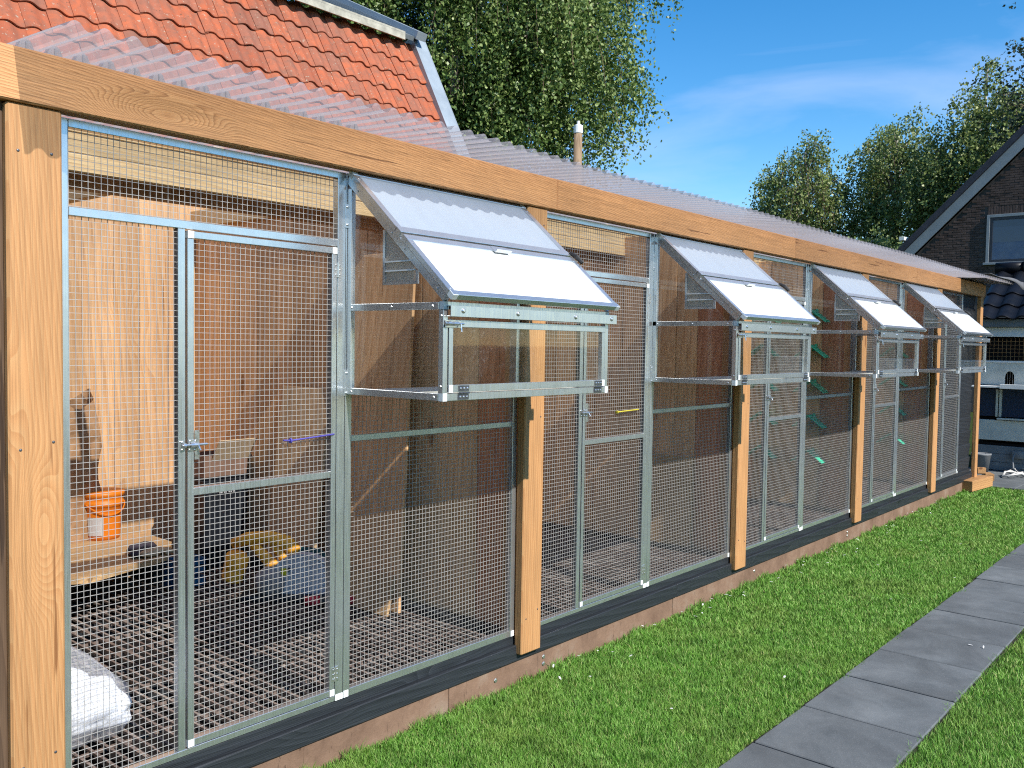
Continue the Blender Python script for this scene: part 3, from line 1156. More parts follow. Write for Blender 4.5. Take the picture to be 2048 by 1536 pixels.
    for hx in (f0 + 0.075, f1 - 0.045):
        h = MB()
        h.box(hx - 0.026 + X, hx + 0.026 + X, D - 0.0055, D - 0.0032, fz0 + 0.003, fz0 + 0.023, 0, 1)
        h.box(hx - 0.026 + X, hx + 0.026 + X, D - 0.0035, D - 0.0012, b0 + 0.002, b0 + 0.022, 0, 1)
        h.tube([(hx - 0.026 + X, D - 0.006, b0 + 0.026), (hx + 0.026 + X, D - 0.006, b0 + 0.026)], 0.003, 8, True, 1)
        for dx in (-0.017, 0, 0.017):
            h.dome((hx + dx + X, D - 0.0055, fz0 + 0.013), (0, -1, 0), 0.0048, 0.5, 8, 0)
            h.dome((hx + dx + X, D - 0.0035, b0 + 0.012), (0, -1, 0), 0.0048, 0.5, 8, 0)
        h.build('hinge', [M['steel'], M['darksteel']], fp)
    for cx in (f0, f1 - 0.020):
        MB().box(cx + X, cx + 0.020 + X, D - 0.0045, D + 0.017, fz0 - 0.0005, fz0 + 0.0255).build('corner_cap', M['cap'], fp)
    h = MB()
    h.box(f0 - 0.022 + X, f0 + 0.055 + X, D - 0.006, D - 0.0032, fz1 - 0.028, fz1 - 0.002, 0.001)
    h.tube([(f0 - 0.03 + X, D - 0.012, fz1 - 0.014), (f0 + 0.062 + X, D - 0.012, fz1 - 0.014)], 0.004, 8)
    h.tube([(f0 - 0.018 + X, D - 0.011, fz1 - 0.014), (f0 - 0.004 + X, D - 0.011, fz1 - 0.014)], 0.008, 10)
    h.tube([(f0 + 0.010 + X, D - 0.011, fz1 - 0.014), (f0 + 0.034 + X, D - 0.011, fz1 - 0.014)], 0.008, 10)
    h.tube([(f0 + 0.046 + X, D - 0.014, fz1 - 0.014), (f0 + 0.046 + X, D - 0.018, fz1 - 0.042)], 0.003, 6)
    h.build('bolt', M['steel'], fp)
    # angle bar with bolts along the top of the front
    m = MB()
    m.box(W0 + 0.014 + X, W1 + 0.030 + X, D - 0.022, D - 0.019, bt - 0.052, bt - 0.014, 0.0008)
    m.box(W0 + 0.014 + X, W1 + 0.030 + X, D - 0.0188, D - 0.002, bt - 0.052, bt - 0.049, 0.0008)
    m.box(W0 + 0.014 + X, W1 + 0.030 + X, D - 0.0188, D - 0.002, bt - 0.017, bt - 0.0145, 0.0008)
    lb = m.build('locking_bar', M['alu'], t)
    for bx in (0.075, 0.37, 0.73, 0.985):
        h = MB()
        h.dome((W0 + bx + X, D - 0.022, bt - 0.031), (0, -1, 0), 0.0095, 0.6, 12)
        h.build('bolt_head', M['steel'], lb)
    # sloping roof: fixed upper pane and hinged lower flap
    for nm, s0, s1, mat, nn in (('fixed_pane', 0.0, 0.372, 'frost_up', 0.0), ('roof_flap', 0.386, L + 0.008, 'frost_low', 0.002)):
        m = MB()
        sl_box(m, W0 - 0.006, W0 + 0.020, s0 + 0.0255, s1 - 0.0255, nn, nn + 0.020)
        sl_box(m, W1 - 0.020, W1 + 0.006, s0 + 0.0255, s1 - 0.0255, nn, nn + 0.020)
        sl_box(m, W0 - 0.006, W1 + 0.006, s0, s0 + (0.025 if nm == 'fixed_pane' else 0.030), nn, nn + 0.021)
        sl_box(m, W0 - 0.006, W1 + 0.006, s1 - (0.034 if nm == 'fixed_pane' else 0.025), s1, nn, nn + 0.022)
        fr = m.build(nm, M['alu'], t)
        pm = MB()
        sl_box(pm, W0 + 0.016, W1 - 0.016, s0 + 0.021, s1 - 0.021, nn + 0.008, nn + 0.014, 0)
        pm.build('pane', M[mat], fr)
        for x_ in (W0 + 0.007, W1 - 0.007):
            for s_ in (s0 + 0.05, s1 - 0.035):
                MB().dome(pt(x_, s_, nn + 0.020), N, 0.005, 0.5, 8).build('screw', M['steel'], fr)
        if nm == 'fixed_pane':
            for x_ in (W0 - 0.007, W1 - 0.018):
                cp = MB()
                sl_box(cp, x_, x_ + 0.025, -0.0012, 0.0235, 0.001, 0.0215, 0)
                cp.build('corner_cap', M['cap'], fr)
        else:
            hm = MB()
            sl_box(hm, 1.545 - 0.045, 1.545 + 0.045, s0 + 0.004, s0 + 0.040, 0.023, 0.026, 0)
            sl_box(hm, 1.545 - 0.045, 1.545 + 0.045, s0 + 0.038, s0 + 0.0415, 0.0262, 0.040, 0)
            hm.build('handle', M['alu'], fr)
            for x_ in (W0 - 0.007, W1 - 0.018):
                cp = MB()
                sl_box(cp, x_, x_ + 0.025, s1 - 0.0235, s1 + 0.0015, 0.003, 0.0235, 0)
                cp.build('corner_cap', M['cap'], fr)
            st = MB()
            st.tube([pt(W1 + 0.012, s0 - 0.03, 0.025), pt(W1 + 0.014, s0 + 0.01, 0.034), pt(W1 + 0.022, s0 + 0.045, 0.030)], [0.008, 0.011, 0.009], 8)
            st.build('stay', M['rubber'], fr)
    # brackets bolting the bay to the stile
    for z0, z1 in ((1.795, 1.885), (1.163, 1.262)):
        m = MB()
        m.box(-0.008, 0.018, -0.003, -0.0005, z0, z1, 0.0008)
        for x_ in (0.0, 0.011):
            for zz in (z0 + 0.012, z1 - 0.012):
                m.dome((x_, -0.003, zz), (0, -1, 0), 0.0052, 0.6, 8)
        m.build('bracket', M['alu'], t)
    return t


ORD = ['nearest', 'second', 'third', 'fourth']
dp = make_door_panel()
dp.location = (0, 0, ZP)
for k in range(5):
    o = dp if k == 0 else copy_tree(dp)
    o.location = (k * PERIOD, 0, ZP)
    lab = ['aluminium wire mesh door panel beside the big corner post, orange bucket behind it',
           'aluminium wire mesh door panel between the first two window bays, yellow rod on its mesh',
           'aluminium wire mesh door panel between the second and third window bays',
           'aluminium wire mesh door panel between the third and fourth window bays',
           'farthest aluminium wire mesh panel, beside the black weatherboards'][k]
    tag(o, lab, 'mesh door', 'wire mesh door panels along the aviary')
bay = make_bay()
for k in range(4):
    o = bay if k == 0 else copy_tree(bay)
    o.location = (1.048 + k * PERIOD, 0, ZP)
    lab = ['nearest aluminium window bay with white sloping flap, leaning plywood behind it',
           'second aluminium window bay with white sloping flap from the near corner post',
           'third aluminium window bay, with green perches behind its side pane',
           'farthest aluminium window bay with white flap, next to black weatherboards'][k]
    tag(o, lab, 'window bay', 'window bays along the aviary')

# hook rods hanging on two door meshes
m = MB()
m.tube([(0.765, -0.006, 1.245), (0.80, -0.006, 1.242), (0.985, -0.006, 1.252)], 0.0032, 6)
m.lathe([(0.009, -0.003), (0.009, 0.003)], (0.795, -0.006, 1.242), 10, (1, 0, 0))
m.tube([(0.98, -0.006, 1.252), (0.992, -0.004, 1.252), (0.992, 0.004, 1.252)], 0.003, 6)
tag(m.build('hook_rod', M['violet']), 'thin violet hook rod lying across the nearest door mesh', 'hook rod', 'rods hooked into the door meshes')
m = MB()
m.tube([(2.885, -0.006, 1.245), (3.10, -0.006, 1.250)], 0.0035, 6)
m.lathe([(0.009, -0.003), (0.009, 0.003)], (2.89, -0.006, 1.245), 10, (1, 0, 0))
m.tube([(3.095, -0.006, 1.25), (3.106, -0.004, 1.25), (3.106, 0.004, 1.25)], 0.003, 6)
tag(m.build('hook_rod', M['yrod']), 'thin yellow hook rod lying across the second door mesh', 'hook rod', 'rods hooked into the door meshes')

# ------------------------------------------------------------------ things inside the aviary
FZ = 0.2095
RH = Vector((RV.x, RV.y, 0))          # sideways as seen from the garden
FH = Vector((math.sin(yaw), math.cos(yaw), 0))
UPV = Vector((0, 0, 1))

def lump(m, c, rx, ry, rz, n=14, rows=9, jit=0.08, mi=0, ax=None, seed=1):
    rr = random.Random(seed)
    ax = ax or (Vector((1, 0, 0)), Vector((0, 1, 0)), UPV)
    c = Vector(c)
    ph = [rr.uniform(0, 6.28) for _ in range(6)]
    P = []
    for i in range(rows + 1):
        t = math.pi * i / rows
        row = []
        for j in range(n):
            a = 2 * math.pi * j / n
            k = 1 + jit * (math.sin(3 * a + ph[0] + 2 * t) + 0.7 * math.sin(5 * a + ph[1] - 3 * t) + 0.6 * math.sin(7 * t + ph[2]) + rr.uniform(-0.3, 0.3))
            row.append(c + ax[0] * (rx * k * math.sin(t) * math.cos(a)) + ax[1] * (ry * k * math.sin(t) * math.sin(a)) + ax[2] * (-rz * math.cos(t) * (1 + 0.4 * (k - 1))))
        P.append(row)
    return m.grid(P, True, mi)

# bag of wadding just behind the near door
bagc = Vector((0.27, 0.50, FZ))
t = empty('plastic_bag', bagc)
tag(t, 'clear plastic bag full of white wadding on the grating by the corner post', 'bag')
m = MB()
lump(m, (0.02, -0.02, 0.09), 0.128, 0.125, 0.088, 26, 16, 0.10, 0, None, 3)
lump(m, (-0.05, 0.04, 0.12), 0.10, 0.10, 0.105, 24, 14, 0.10, 0, None, 5)
lump(m, (0.07, -0.05, 0.062), 0.088, 0.085, 0.06, 24, 14, 0.12, 0, None, 9)
m.build('filling', M['cotton'], t, True)
m = MB()
P = []
for i, (r, h, ox, oy) in enumerate(((0.145, 0.0, 0.0, 0.0), (0.168, 0.05, 0.0, 0.0), (0.160, 0.12, -0.005, 0.004), (0.130, 0.19, -0.03, 0.02), (0.095, 0.26, -0.06, 0.04), (0.060, 0.31, -0.085, 0.06), (0.05, 0.335, -0.095, 0.065))):
    P.append([(ox + r * (1 + 0.10 * math.sin(5 * a + i) + 0.07 * math.sin(9 * a - 2 * i)) * math.cos(a), oy + r * (1 + 0.10 * math.sin(5 * a + i) + 0.05 * math.sin(8 * a + 3 * i)) * math.sin(a), h) for a in [2 * math.pi * q / 26 for q in range(26)]])
m.grid(P, True)
m.build('film', M['film'], t, False)

# low board on bearers at the back, with what lies on it
BZ = 0.40
t = empty('work_board', (1.2, 2.3, FZ))
tag(t, 'pale low wooden board carrying the orange bucket and gloves', 'board')
m = MB()
out = [(0.907, 1.803), (1.414, 1.972), (1.60, 2.26), (1.62, 2.84), (0.60, 2.84), (0.60, 1.98)]
m.prism([(a - 1.2, b - 2.3, BZ - 0.03 - FZ) for a, b in out], (0, 0, 0.03))
m.build('board_top', M['osb'], t)
for bx in (0.80, 1.40):
    MB().box(bx - 1.2, bx - 1.2 + 0.08, -0.20, 0.50, 0.0, BZ - 0.031 - FZ).build('bearer', M['black'], t)

t = empty('bucket', (1.375, 2.66, BZ))
tag(t, 'orange plastic bucket with a pale label on the low board', 'bucket')
m = MB()
m.lathe([(0.096, 0.0), (0.100, 0.03), (0.108, 0.16), (0.113, 0.20), (0.122, 0.205), (0.122, 0.225), (0.114, 0.23), (0.116, 0.255), (0.125, 0.262), (0.123, 0.285), (0.05, 0.29)], (0, 0, 0), 28, jit=0.006)
m.build('tub', M['orange'], t, True)
m = MB()
P = []
for zz in (0.03, 0.14):
    rr = 0.1035 + 0.06 * zz
    P.append([(rr * math.cos(a), rr * math.sin(a), zz) for a in [R(200 + q * 8) for q in range(7)]])
m.grid(P)
m.build('label_sheet', M['label'], t)
m = MB()
m.tube([(0.123 * math.cos(a), 0.123 * math.sin(a), 0.215 - 0.06 * math.sin((a - R(200)) / R(140) * math.pi)) for a in [R(200 + 14 * q) for q in range(11)]], 0.004, 6)
m.build('handle', M['orange'], t)

t = empty('paper_sack', (1.20, 2.74, BZ))
tag(t, 'crumpled brown paper sack torn open, standing behind the orange bucket', 'paper sack')
m = MB()
P = []
for i in range(13):
    h = 0.075 * i * 0.93
    row = []
    for q in range(24):
        a = 2 * math.pi * q / 24
        sq = 1.0 / max(abs(math.cos(a)), abs(math.sin(a))) ** 0.6
        r = 0.165 * sq * (1 + 0.06 * math.sin(3 * a + i * 1.1) + 0.05 * math.sin(7 * a - i * 1.7))
        if i > 9:
            r *= 1 - 0.05 * (i - 9)
        row.append((r * math.cos(a) * 1.05, r * math.sin(a) * 0.7, h + (0.05 * math.sin(2 * a + 1) if i > 9 else 0) + 0.01 * math.sin(5 * a + i)))
    P.append(row)
m.grid(P, True)
m.poly(P[10], [tuple(range(24))], 1)
m.build('sack_body', [M['paper'], M['paperdark']], t)

m = MB()
lump(m, (1.36, 2.16, BZ + 0.025), 0.10, 0.055, 0.024, 14, 7, 0.14, 0, (Vector((0.9, 0.3, 0)), Vector((-0.3, 0.9, 0)), UPV), 21)
lump(m, (1.28, 2.05, BZ + 0.022), 0.075, 0.04, 0.02, 14, 7, 0.14, 0, (Vector((0.8, 0.5, 0)), Vector((-0.5, 0.8, 0)), UPV), 22)
tag(m.build('glove', M['glove'], None, True), 'dark grey work glove lying on the low board', 'glove', 'work gloves on the board')
m = MB()
lump(m, (1.36, 2.02, BZ + 0.02), 0.10, 0.05, 0.02, 14, 7, 0.16, 0, (Vector((0.95, 0.25, 0)), Vector((-0.25, 0.95, 0)), UPV), 31)
for q in range(3):
    m.tube([(1.40, 2.03 - 0.03 * q, BZ + 0.02), (1.46, 2.05 - 0.035 * q, BZ + 0.015)], [0.014, 0.009], 8)
tag(m.build('glove', M['glove2'], None, True), 'beige work glove at the edge of the low board', 'glove', 'work gloves on the board')

t = empty('bottle', (0.80, 1.86, BZ))
tag(t, 'small yellow bottle with black cap at the edge of the low board', 'bottle')
MB().lathe([(0.022, 0), (0.024, 0.01), (0.024, 0.085), (0.010, 0.105), (0.010, 0.11)], (0, 0, 0), 14).build('body', M['yellow'], t, True)
MB().lathe([(0.013, 0.1105), (0.013, 0.14)], (0, 0, 0), 12).build('cap', M['rubber'], t)

t = empty('crate', (1.52, 1.98, FZ))
tag(t, 'small blue plastic crate beside the low board', 'crate')
m = MB()
for a, b, c_, d_ in ((-0.09, 0.09, -0.07, -0.06), (-0.09, 0.09, 0.06, 0.07), (-0.09, -0.08, -0.0595, 0.0595), (0.08, 0.09, -0.0595, 0.0595)):
    for z0, z1 in ((0.0, 0.05), (0.07, 0.10), (0.12, 0.155)):
        m.box(a, b, c_, d_, z0, z1)
m.build('slats', M['blue'], t)
MB().box(-0.0795, 0.0795, -0.0595, 0.0595, 0.002, 0.012).build('base', M['blue'], t)

t = empty('bin', (1.93, 2.34, FZ))
tag(t, 'tall black plastic bin against the partition', 'bin')
m = MB()
P = []
for h, s in ((0.0, 0.88), (0.02, 0.90), (0.50, 1.0), (0.505, 1.05), (0.535, 1.06), (0.54, 1.0)):
    P.append([(s * 0.16 * max(-1, min(1, 1.35 * math.cos(a))), s * 0.14 * max(-1, min(1, 1.35 * math.sin(a))), h) for a in [2 * math.pi * (q + 0.5) / 20 for q in range(20)]])
m.grid(P, True)
m.build('body', M['bin'], t)
MB().box(-0.155, 0.155, -0.135, 0.135, 0.541, 0.556, 0.004).build('lid', M['bin'], t)
for q, w in enumerate((0.022, 0.018, 0.024, 0.014)):
    x0 = -0.06 + q * 0.032
    MB().box(x0, x0 + w, -0.1505, -0.149, 0.455, 0.470).build('print_mark', M['label'], t)

t = empty('cardboard_box', (1.93, 2.33, FZ + 0.557))
tag(t, 'open cardboard box with a raised flap on top of the black bin', 'cardboard box')
m = MB()
for a, b, c_, d_ in ((-0.15, 0.15, -0.12, -0.114), (-0.15, 0.15, 0.114, 0.12), (-0.15, -0.144, -0.1135, 0.1135), (0.144, 0.15, -0.1135, 0.1135)):
    m.box(a, b, c_, d_, 0.0, 0.13)
m.box(-0.144, 0.144, -0.114, 0.114, 0.0, 0.006)
m.build('carton', M['carddark'], t)
MB().obox((0.03, -0.165, 0.165), (Vector((1, 0, 0)), Vector((0, -0.55, 0.83)), Vector((0, 0.83, 0.55))), (0.13, 0.075, 0.003)).build('flap', M['card'], t)
MB().obox((0.20, 0.0, 0.10), (Vector((0, 1, 0)), Vector((0.75, 0, -0.66)), Vector((0.66, 0, 0.75))), (0.11, 0.06, 0.003)).build('flap', M['carddark'], t)

AX = (RH, FH, UPV)
cc = Vector((1.75, 1.44, FZ))
t = empty('mitre_saw', cc)
t.scale = (1.18, 1.18, 1.18)
tag(t, 'amber and grey mitre saw with a large grey blade guard on the grating', 'saw')
# motor housing with ribs, at the left
m = MB()
mc = RH * -0.185 + UPV * 0.135
m.lathe([(0.030, -0.075), (0.048, -0.07), (0.052, -0.05), (0.047, -0.045), (0.052, -0.035), (0.047, -0.03), (0.052, -0.02), (0.047, -0.015), (0.053, -0.005), (0.053, 0.05), (0.040, 0.062), (0.02, 0.066)], mc, 18, (RH * 0.25 + UPV * 0.95 - FH * 0.1))
m.build('motor', M['amber'], t, True)
m = MB()
m.tube([RH * -0.20 + UPV * 0.235, RH * -0.13 + UPV * 0.262, RH * -0.03 + UPV * 0.268, RH * 0.05 + UPV * 0.245, RH * 0.10 + UPV * 0.20], [0.022, 0.030, 0.034, 0.036, 0.030], 12)
m.tube([RH * -0.115 + UPV * 0.25, RH * -0.06 + UPV * 0.19, RH * -0.01 + UPV * 0.14, RH * 0.03 + UPV * 0.10], [0.022, 0.026, 0.030, 0.03], 12)
m.tube([RH * -0.02 + UPV * 0.25, RH * 0.03 + UPV * 0.19, RH * 0.06 + UPV * 0.15], [0.022, 0.024, 0.024], 10)
m.build('arm', M['amber'], t, True)
m = MB()
m.tube([RH * -0.12 + UPV * 0.20, RH * -0.155 + UPV * 0.13, RH * -0.14 + UPV * 0.06], 0.006, 6)
m.build('cable', M['greyboard'], t, True)
def arc(r, a0, a1, n, oy=0.0):
    return [RH * (0.14 + r * math.cos(R(a0 + (a1 - a0) * q / n))) + UPV * (0.035 + r * math.sin(R(a0 + (a1 - a0) * q / n))) + FH * oy for q in range(n + 1)]
m = MB()
o0 = [RH * 0.02 + UPV * 0.01] + arc(0.172, -8, 148, 20, -0.06)
o0 = [p if i else p - FH * 0.06 for i, p in enumerate(o0)]
m.prism(o0, FH * 0.05)
m.build('blade_guard', M['greybag'], t)
m = MB()
lump(m, RH * -0.01 + UPV * 0.075 - FH * 0.05, 0.075, 0.055, 0.07, 16, 9, 0.03, 0, AX, 51)
m.build('turntable', M['greybag2'], t, True)
m = MB()
m.prism([RH * 0.14 + UPV * 0.035 - FH * 0.004] + arc(0.192, -10, 118, 22, -0.004), FH * 0.006)
m.build('blade', M['teal'], t)
m = MB()
m.tube(arc(0.166, 0, 75, 14, -0.063), 0.004, 6)
m.build('guard_edge', M['label'], t)
MB().obox(RH * 0.055 + UPV * 0.125 - FH * 0.064, (RH, FH, UPV), (0.012, 0.003, 0.016)).build('warning_mark', M['yellow'], t)
MB().dome(RH * 0.075 + UPV * 0.135 - FH * 0.061, -FH, 0.010, 0.6, 10).build('arbor_bolt', M['rubber'], t)
MB().obox(RH * 0.06 + UPV * 0.012 - FH * 0.03, (RH, FH, UPV), (0.20, 0.09, 0.012), 0.004).build('base', M['bin'], t)

t = empty('cartridge_gun', (1.82, 1.06, FZ))
tag(t, 'red hand tool with a white nozzle lying on the grating beside the saw', 'hand tool')
dirv = Vector((0.74, -0.67, 0)).normalized()
m = MB()
m.tube([dirv * -0.13 + UPV * 0.03, dirv * -0.05 + UPV * 0.03], 0.026, 12)
m.tube([dirv * -0.02 + UPV * 0.03, dirv * 0.14 + UPV * 0.03], 0.026, 12)
m.build('barrel', M['red'], t, True)
MB().tube([dirv * -0.05 + UPV * 0.03, dirv * -0.02 + UPV * 0.03], 0.022, 12).build('collar', M['rubber'], t)
MB().tube([dirv * 0.14 + UPV * 0.03, dirv * 0.21 + UPV * 0.028], [0.016, 0.007], 10).build('nozzle', M['white'], t)

# loose boards leaning on the first partition, plus a pale piece as sunlit patch
def leaner(x_bot, x_top, y0, y1, h, mat, label):
    m = MB()
    a = math.atan2(x_top - x_bot, h)
    up = Vector((math.sin(a), 0, math.cos(a)))
    nn = Vector((math.cos(a), 0, -math.sin(a)))
    m.obox(Vector((x_bot, (y0 + y1) / 2, FZ)) + up * (h / 2), (Vector((0, 1, 0)), nn, up), ((y1 - y0) / 2, 0.009, h / 2), 0.0015)
    tag(m.build('leaning_board', mat), label, 'board', 'loose boards leaning on the partition')
leaner(1.985, 2.075, 0.70, 1.30, 1.86, M['plank'], 'tall brown plywood sheet leaning on the partition behind the nearest window bay')
leaner(1.93, 2.06, 1.36, 1.80, 1.13, M['ply'], 'shorter pale board leaning behind the nearest mesh door')
leaner(1.90, 1.955, 0.70, 1.02, 0.20, M['osb'], 'small pale piece added as the sunlit foot of the leaning plywood')  # pale colour paints the sunlight on the foot of the plywood
for k, (a, b, h) in ((1, (0.30, 0.75, 0.62)), (2, (0.30, 0.9, 0.42)), (3, (0.25, 0.7, 0.5))):
    m = MB()
    x = 2.118 + k * PERIOD
    m.box(x - 0.03, x - 0.015, a, b, 0.237, 0.237 + h, 0.002)
    tag(m.build('leaning_board', M['osb']), ['', 'pale board low on the partition behind the second window bay', 'pale board low on the partition under the green perches', 'pale board low on the partition behind the farthest window bay'][k], 'board', 'loose boards leaning on the partition')

# green roof-shaped perches on the far partitions
def make_perch():
    t = empty('perch')
    m = MB()
    for sgn in (-1, 1):
        d = Vector((-0.02, sgn * 0.80, -0.60)).normalized()
        nn = Vector((0, sgn * 0.60, 0.80))
        m.obox(Vector((-0.075, 0, 0)) + d * 0.085, (Vector((1, 0, 0)), d, nn), (0.055, 0.085, 0.004), 0.001)
        for q in range(4):
            m.obox(Vector((-0.075, 0, 0)) + d * (0.03 + 0.04 * q) + nn * 0.006, (Vector((1, 0, 0)), d, nn), (0.050, 0.004, 0.002))
    m.build('sloping_blades', M['green'], t)
    MB().box(-0.024, -0.001, -0.02, 0.02, -0.05, 0.012, 0.002).build('wall_plate', M['green'], t)
    MB().box(-0.10, -0.03, -0.008, 0.008, 0.006, 0.014, 0.002).build('ridge', M['card'], t)
    return t
perch = None
rows = [('top', 1.93), ('second', 1.63), ('third', 1.33), ('fourth', 1.03), ('lowest', 0.73)]
for k, cols in ((2, (('front', 0.36), ('rear', 0.80))), (3, (('front', 0.36),))):
    xw = 2.125 + k * PERIOD
    for cn, yy in cols:
        for rn, zz in rows:
            if perch is None:
                perch = make_perch()
                o = perch
            else:
                o = copy_tree(perch)
            o.location = (xw, yy, zz)
            where = 'behind the third window bay' if k == 2 else 'behind the farthest window bay'
            lab = '%s green plastic perch in the %s column %s' % (rn, cn, where) if k == 2 else '%s green plastic perch %s' % (rn, where)
            tag(o, lab, 'perch', 'green perches on the partitions')

# ------------------------------------------------------------------ membrane and timber at the far end
m = MB()
P = []
for i in range(15):
    x = 9.40 + i * 0.13
    u = max(0.0, min(1.0, (x - 9.7) / 1.2))
    row = []
    for j in range(10):
        v = j / 9.0
        y = -0.37 + v * 1.0 + 0.02 * math.sin(4 * x)
        z = 2.424 + 0.05 * u + 0.012 * math.sin(5 * x + 3 * v) * u
        if j == 0:
            y += 0.02
            z -= 0.10 * u + 0.02 * math.sin(3 * x) * u
        elif j == 1:
            y -= 0.07
            z -= 0.03 * u
        row.append((x, y, z))
    P.append(row)
m.grid(P)
o = m.build('membrane', M['membrane'], None, True)
tag(o, 'loose grey roofing membrane flapping over the far end of the clear roof', 'membrane')
sm = o.modifiers.new('thickness', 'SOLIDIFY')
sm.thickness = 0.004

m = MB()
m.obox((10.33, -0.075, 0.068), (Vector((1, -0.10, 0)).normalized(), Vector((0.10, 1, 0)).normalized(), UPV), (0.33, 0.075, 0.06), 0.004)
tag(m.build('timber_offcut', M['offcut']), 'thick larch offcut lying on the grass at the foot of the end post', 'offcut', 'timber offcuts on the ground')
m = MB()
m.obox((11.15, -0.02, 0.055), (Vector((0.9, 0.4, 0)).normalized(), Vector((-0.4, 0.9, 0)).normalized(), UPV), (0.10, 0.05, 0.042), 0.003)
tag(m.build('timber_offcut', M['offcut']), 'short pale timber block lying on the patio slabs beyond the end post', 'offcut', 'timber offcuts on the ground')
m = MB()
m.obox((11.05, 0.04, 0.135), (Vector((0.6, -0.8, 0)).normalized(), Vector((0.8, 0.6, 0)).normalized(), UPV), (0.05, 0.03, 0.036), 0.003)
tag(m.build('timber_offcut', M['offcut']), 'small pale timber block stacked on the short block on the patio', 'offcut', 'timber offcuts on the ground')

# ================================================================== SECOND LOFT at the far end (face at x = 12.2)
t = empty('pigeon_loft', (12.2, 0, 0))
tag(t, 'white pigeon loft with glossy black roof tiles at the far right', 'pigeon loft')
Y0, Y1 = -4.2, 0.40
def lb(name, x0, x1, y0, y1, z0, z1, mat, ch=0.003, par=None):
    o = MB().box(x0, x1, y0, y1, z0, z1, ch).build(name, M[mat], par or t)
    return o
for j in range(3):
    lb('plinth_board', 0.02, 0.05, Y0, Y1, 0.02 + j * 0.11, 0.127 + j * 0.11, 'greyboard')
lb('plinth_core', 0.06, 1.8, Y0, Y1, 0.0, 0.38, 'dark')
lb('lower_panel', 0.0, 0.03, Y0, Y1, 0.42, 0.69, 'offwhite')
lb('window_sill', -0.05, 0.03, Y0, 0.12, 0.700, 0.722, 'offwhite')
lb('wall_core', 0.10, 1.8, Y0, Y1, 0.40, 2.0, 'dark')
for y0, y1 in ((-0.95, 0.08), (0.15, 0.37), (-2.1, -1.01)):
    w = lb('window', 0.055, 0.06, y0, y1, 0.735, 1.10, 'wglass')
    for a, b, c_, d_ in ((y0 - 0.028, y0 - 0.001, 0.735, 1.10), (y1 + 0.001, y1 + 0.028, 0.735, 1.10)):
        MB().box(0.0, 0.05, a, b, c_, d_, 0.002).build('window_frame', M['offwhite'], w)
lb('landing_shelf', -0.22, 0.03, Y0, Y1, 1.125, 1.150, 'white')
lb('shelf_lip', -0.24, -0.221, Y0, 0.06, 1.118, 1.178, 'white')
# white panel with an arched pop hole
m = MB()
def arch_panel(m, y0, y1, z0, z1, yc, w, zs, zt, x0, x1):
    m.box(x0, x1, y0, yc - w, z0, z1)
    m.box(x0, x1, yc + w, y1, z0, z1)
    pts = [(x0, yc - w, z1), (x0, yc - w, zs)] + [(x0, yc - w * math.cos(a), zs + (zt - zs) * math.sin(a)) for a in [R(15 * q) for q in range(1, 12)]] + [(x0, yc + w, zs), (x0, yc + w, z1)]
    for i in range(1, len(pts) - 2):
        q = [pts[i], pts[i + 1], (x0, pts[i + 1][1], z1), (x0, pts[i][1], z1)]
        m.prism(q, (x1 - x0, 0, 0))
arch_panel(m, Y0, Y1, 1.16, 1.455, -0.005, 0.055, 1.27, 1.345, 0.0, 0.02)
m.build('pop_hole_panel', M['offwhite'], t)
for q in range(3):
    MB().tube([(0.03, -0.035 + 0.03 * q, 1.152), (0.03, -0.035 + 0.03 * q, 1.34)], 0.003, 6).build('hole_bar', M['steel'], t)
lb('lower_batten', -0.012, 0.03, Y0, Y1, 1.456, 1.482, 'white')
m = MB()
y = Y0
while y < Y1:
    m.box(0.028, 0.031, y - 0.0017, y + 0.0017, 1.47, 1.78)
    y += 0.05
z = 1.49
while z < 1.78:
    m.box(0.031, 0.034, Y0, Y1, z - 0.0017, z + 0.0017)
    z += 0.05
m.build('front_wire', M['offcut'], t, kind='stuff')
lb('fascia_board', -0.02, 0.03, Y0, Y1, 1.80, 1.925, 'white')
lb('soffit_board', -0.10, 0.03, Y0, Y1, 1.93, 2.03, 'greyboard')
rf = lb('roof', 0.0, 1.2, Y0, Y1, 2.035, 2.05, 'dark')
# black tiles, steep, three rows
def pantile(name, mat, w, ln, parent, amp=0.03, th=0.014, nseg=12):
    m = MB()
    top, bot = [], []
    for q in range(nseg + 1):
        u = q / nseg
        x = u * w * 1.12
        zz = amp * (0.5 + 0.5 * math.cos(2 * math.pi * (u * 1.06 - 0.30))) * (1.0 if u < 0.85 else 1.0)
        top.append((x, zz + th))
        bot.append((x, zz))
    P = []
    loop = top + bot[::-1]
    for yy, dz in ((0.0, 0.0), (0.012, 0.004), (ln, 0.0)):
        P.append([(x, yy, z + dz) for x, z in loop])
    m.grid(P, True)
    nl = len(loop)
    m.f.append(tuple(range(nl)))
    m.m.append(0)
    o = m.build(name, mat, parent)
    return o
bt = None
sl = R(34)
for r in range(4):
    for c in range(20):
        y = Y1 - 0.02 - c * 0.235
        pos = Vector((-0.16, y, 2.02)) + Vector((math.cos(sl), 0, math.sin(sl))) * (0.30 * r)
        if bt is None:
            bt = pantile('roof_tile', M['btile'], 0.235, 0.37, rf, 0.045, 0.016)
            o = bt
        else:
            o = inst(bt, (0, 0, 0))
        o.location = pos
        o.rotation_euler = (sl - 0.06, 0, R(-90))
for c in range(10):
    y = Y1 - c * 0.42
    m = MB()
    m.tube([(0.90, y, 2.78), (0.90, y - 0.36, 2.78)], 0.085, 16)
    m.tube([(0.90, y - 0.355, 2.782), (0.90, y - 0.40, 2.782)], 0.105, 16)
    m.build('ridge_tile', M['btile'], rf, True)
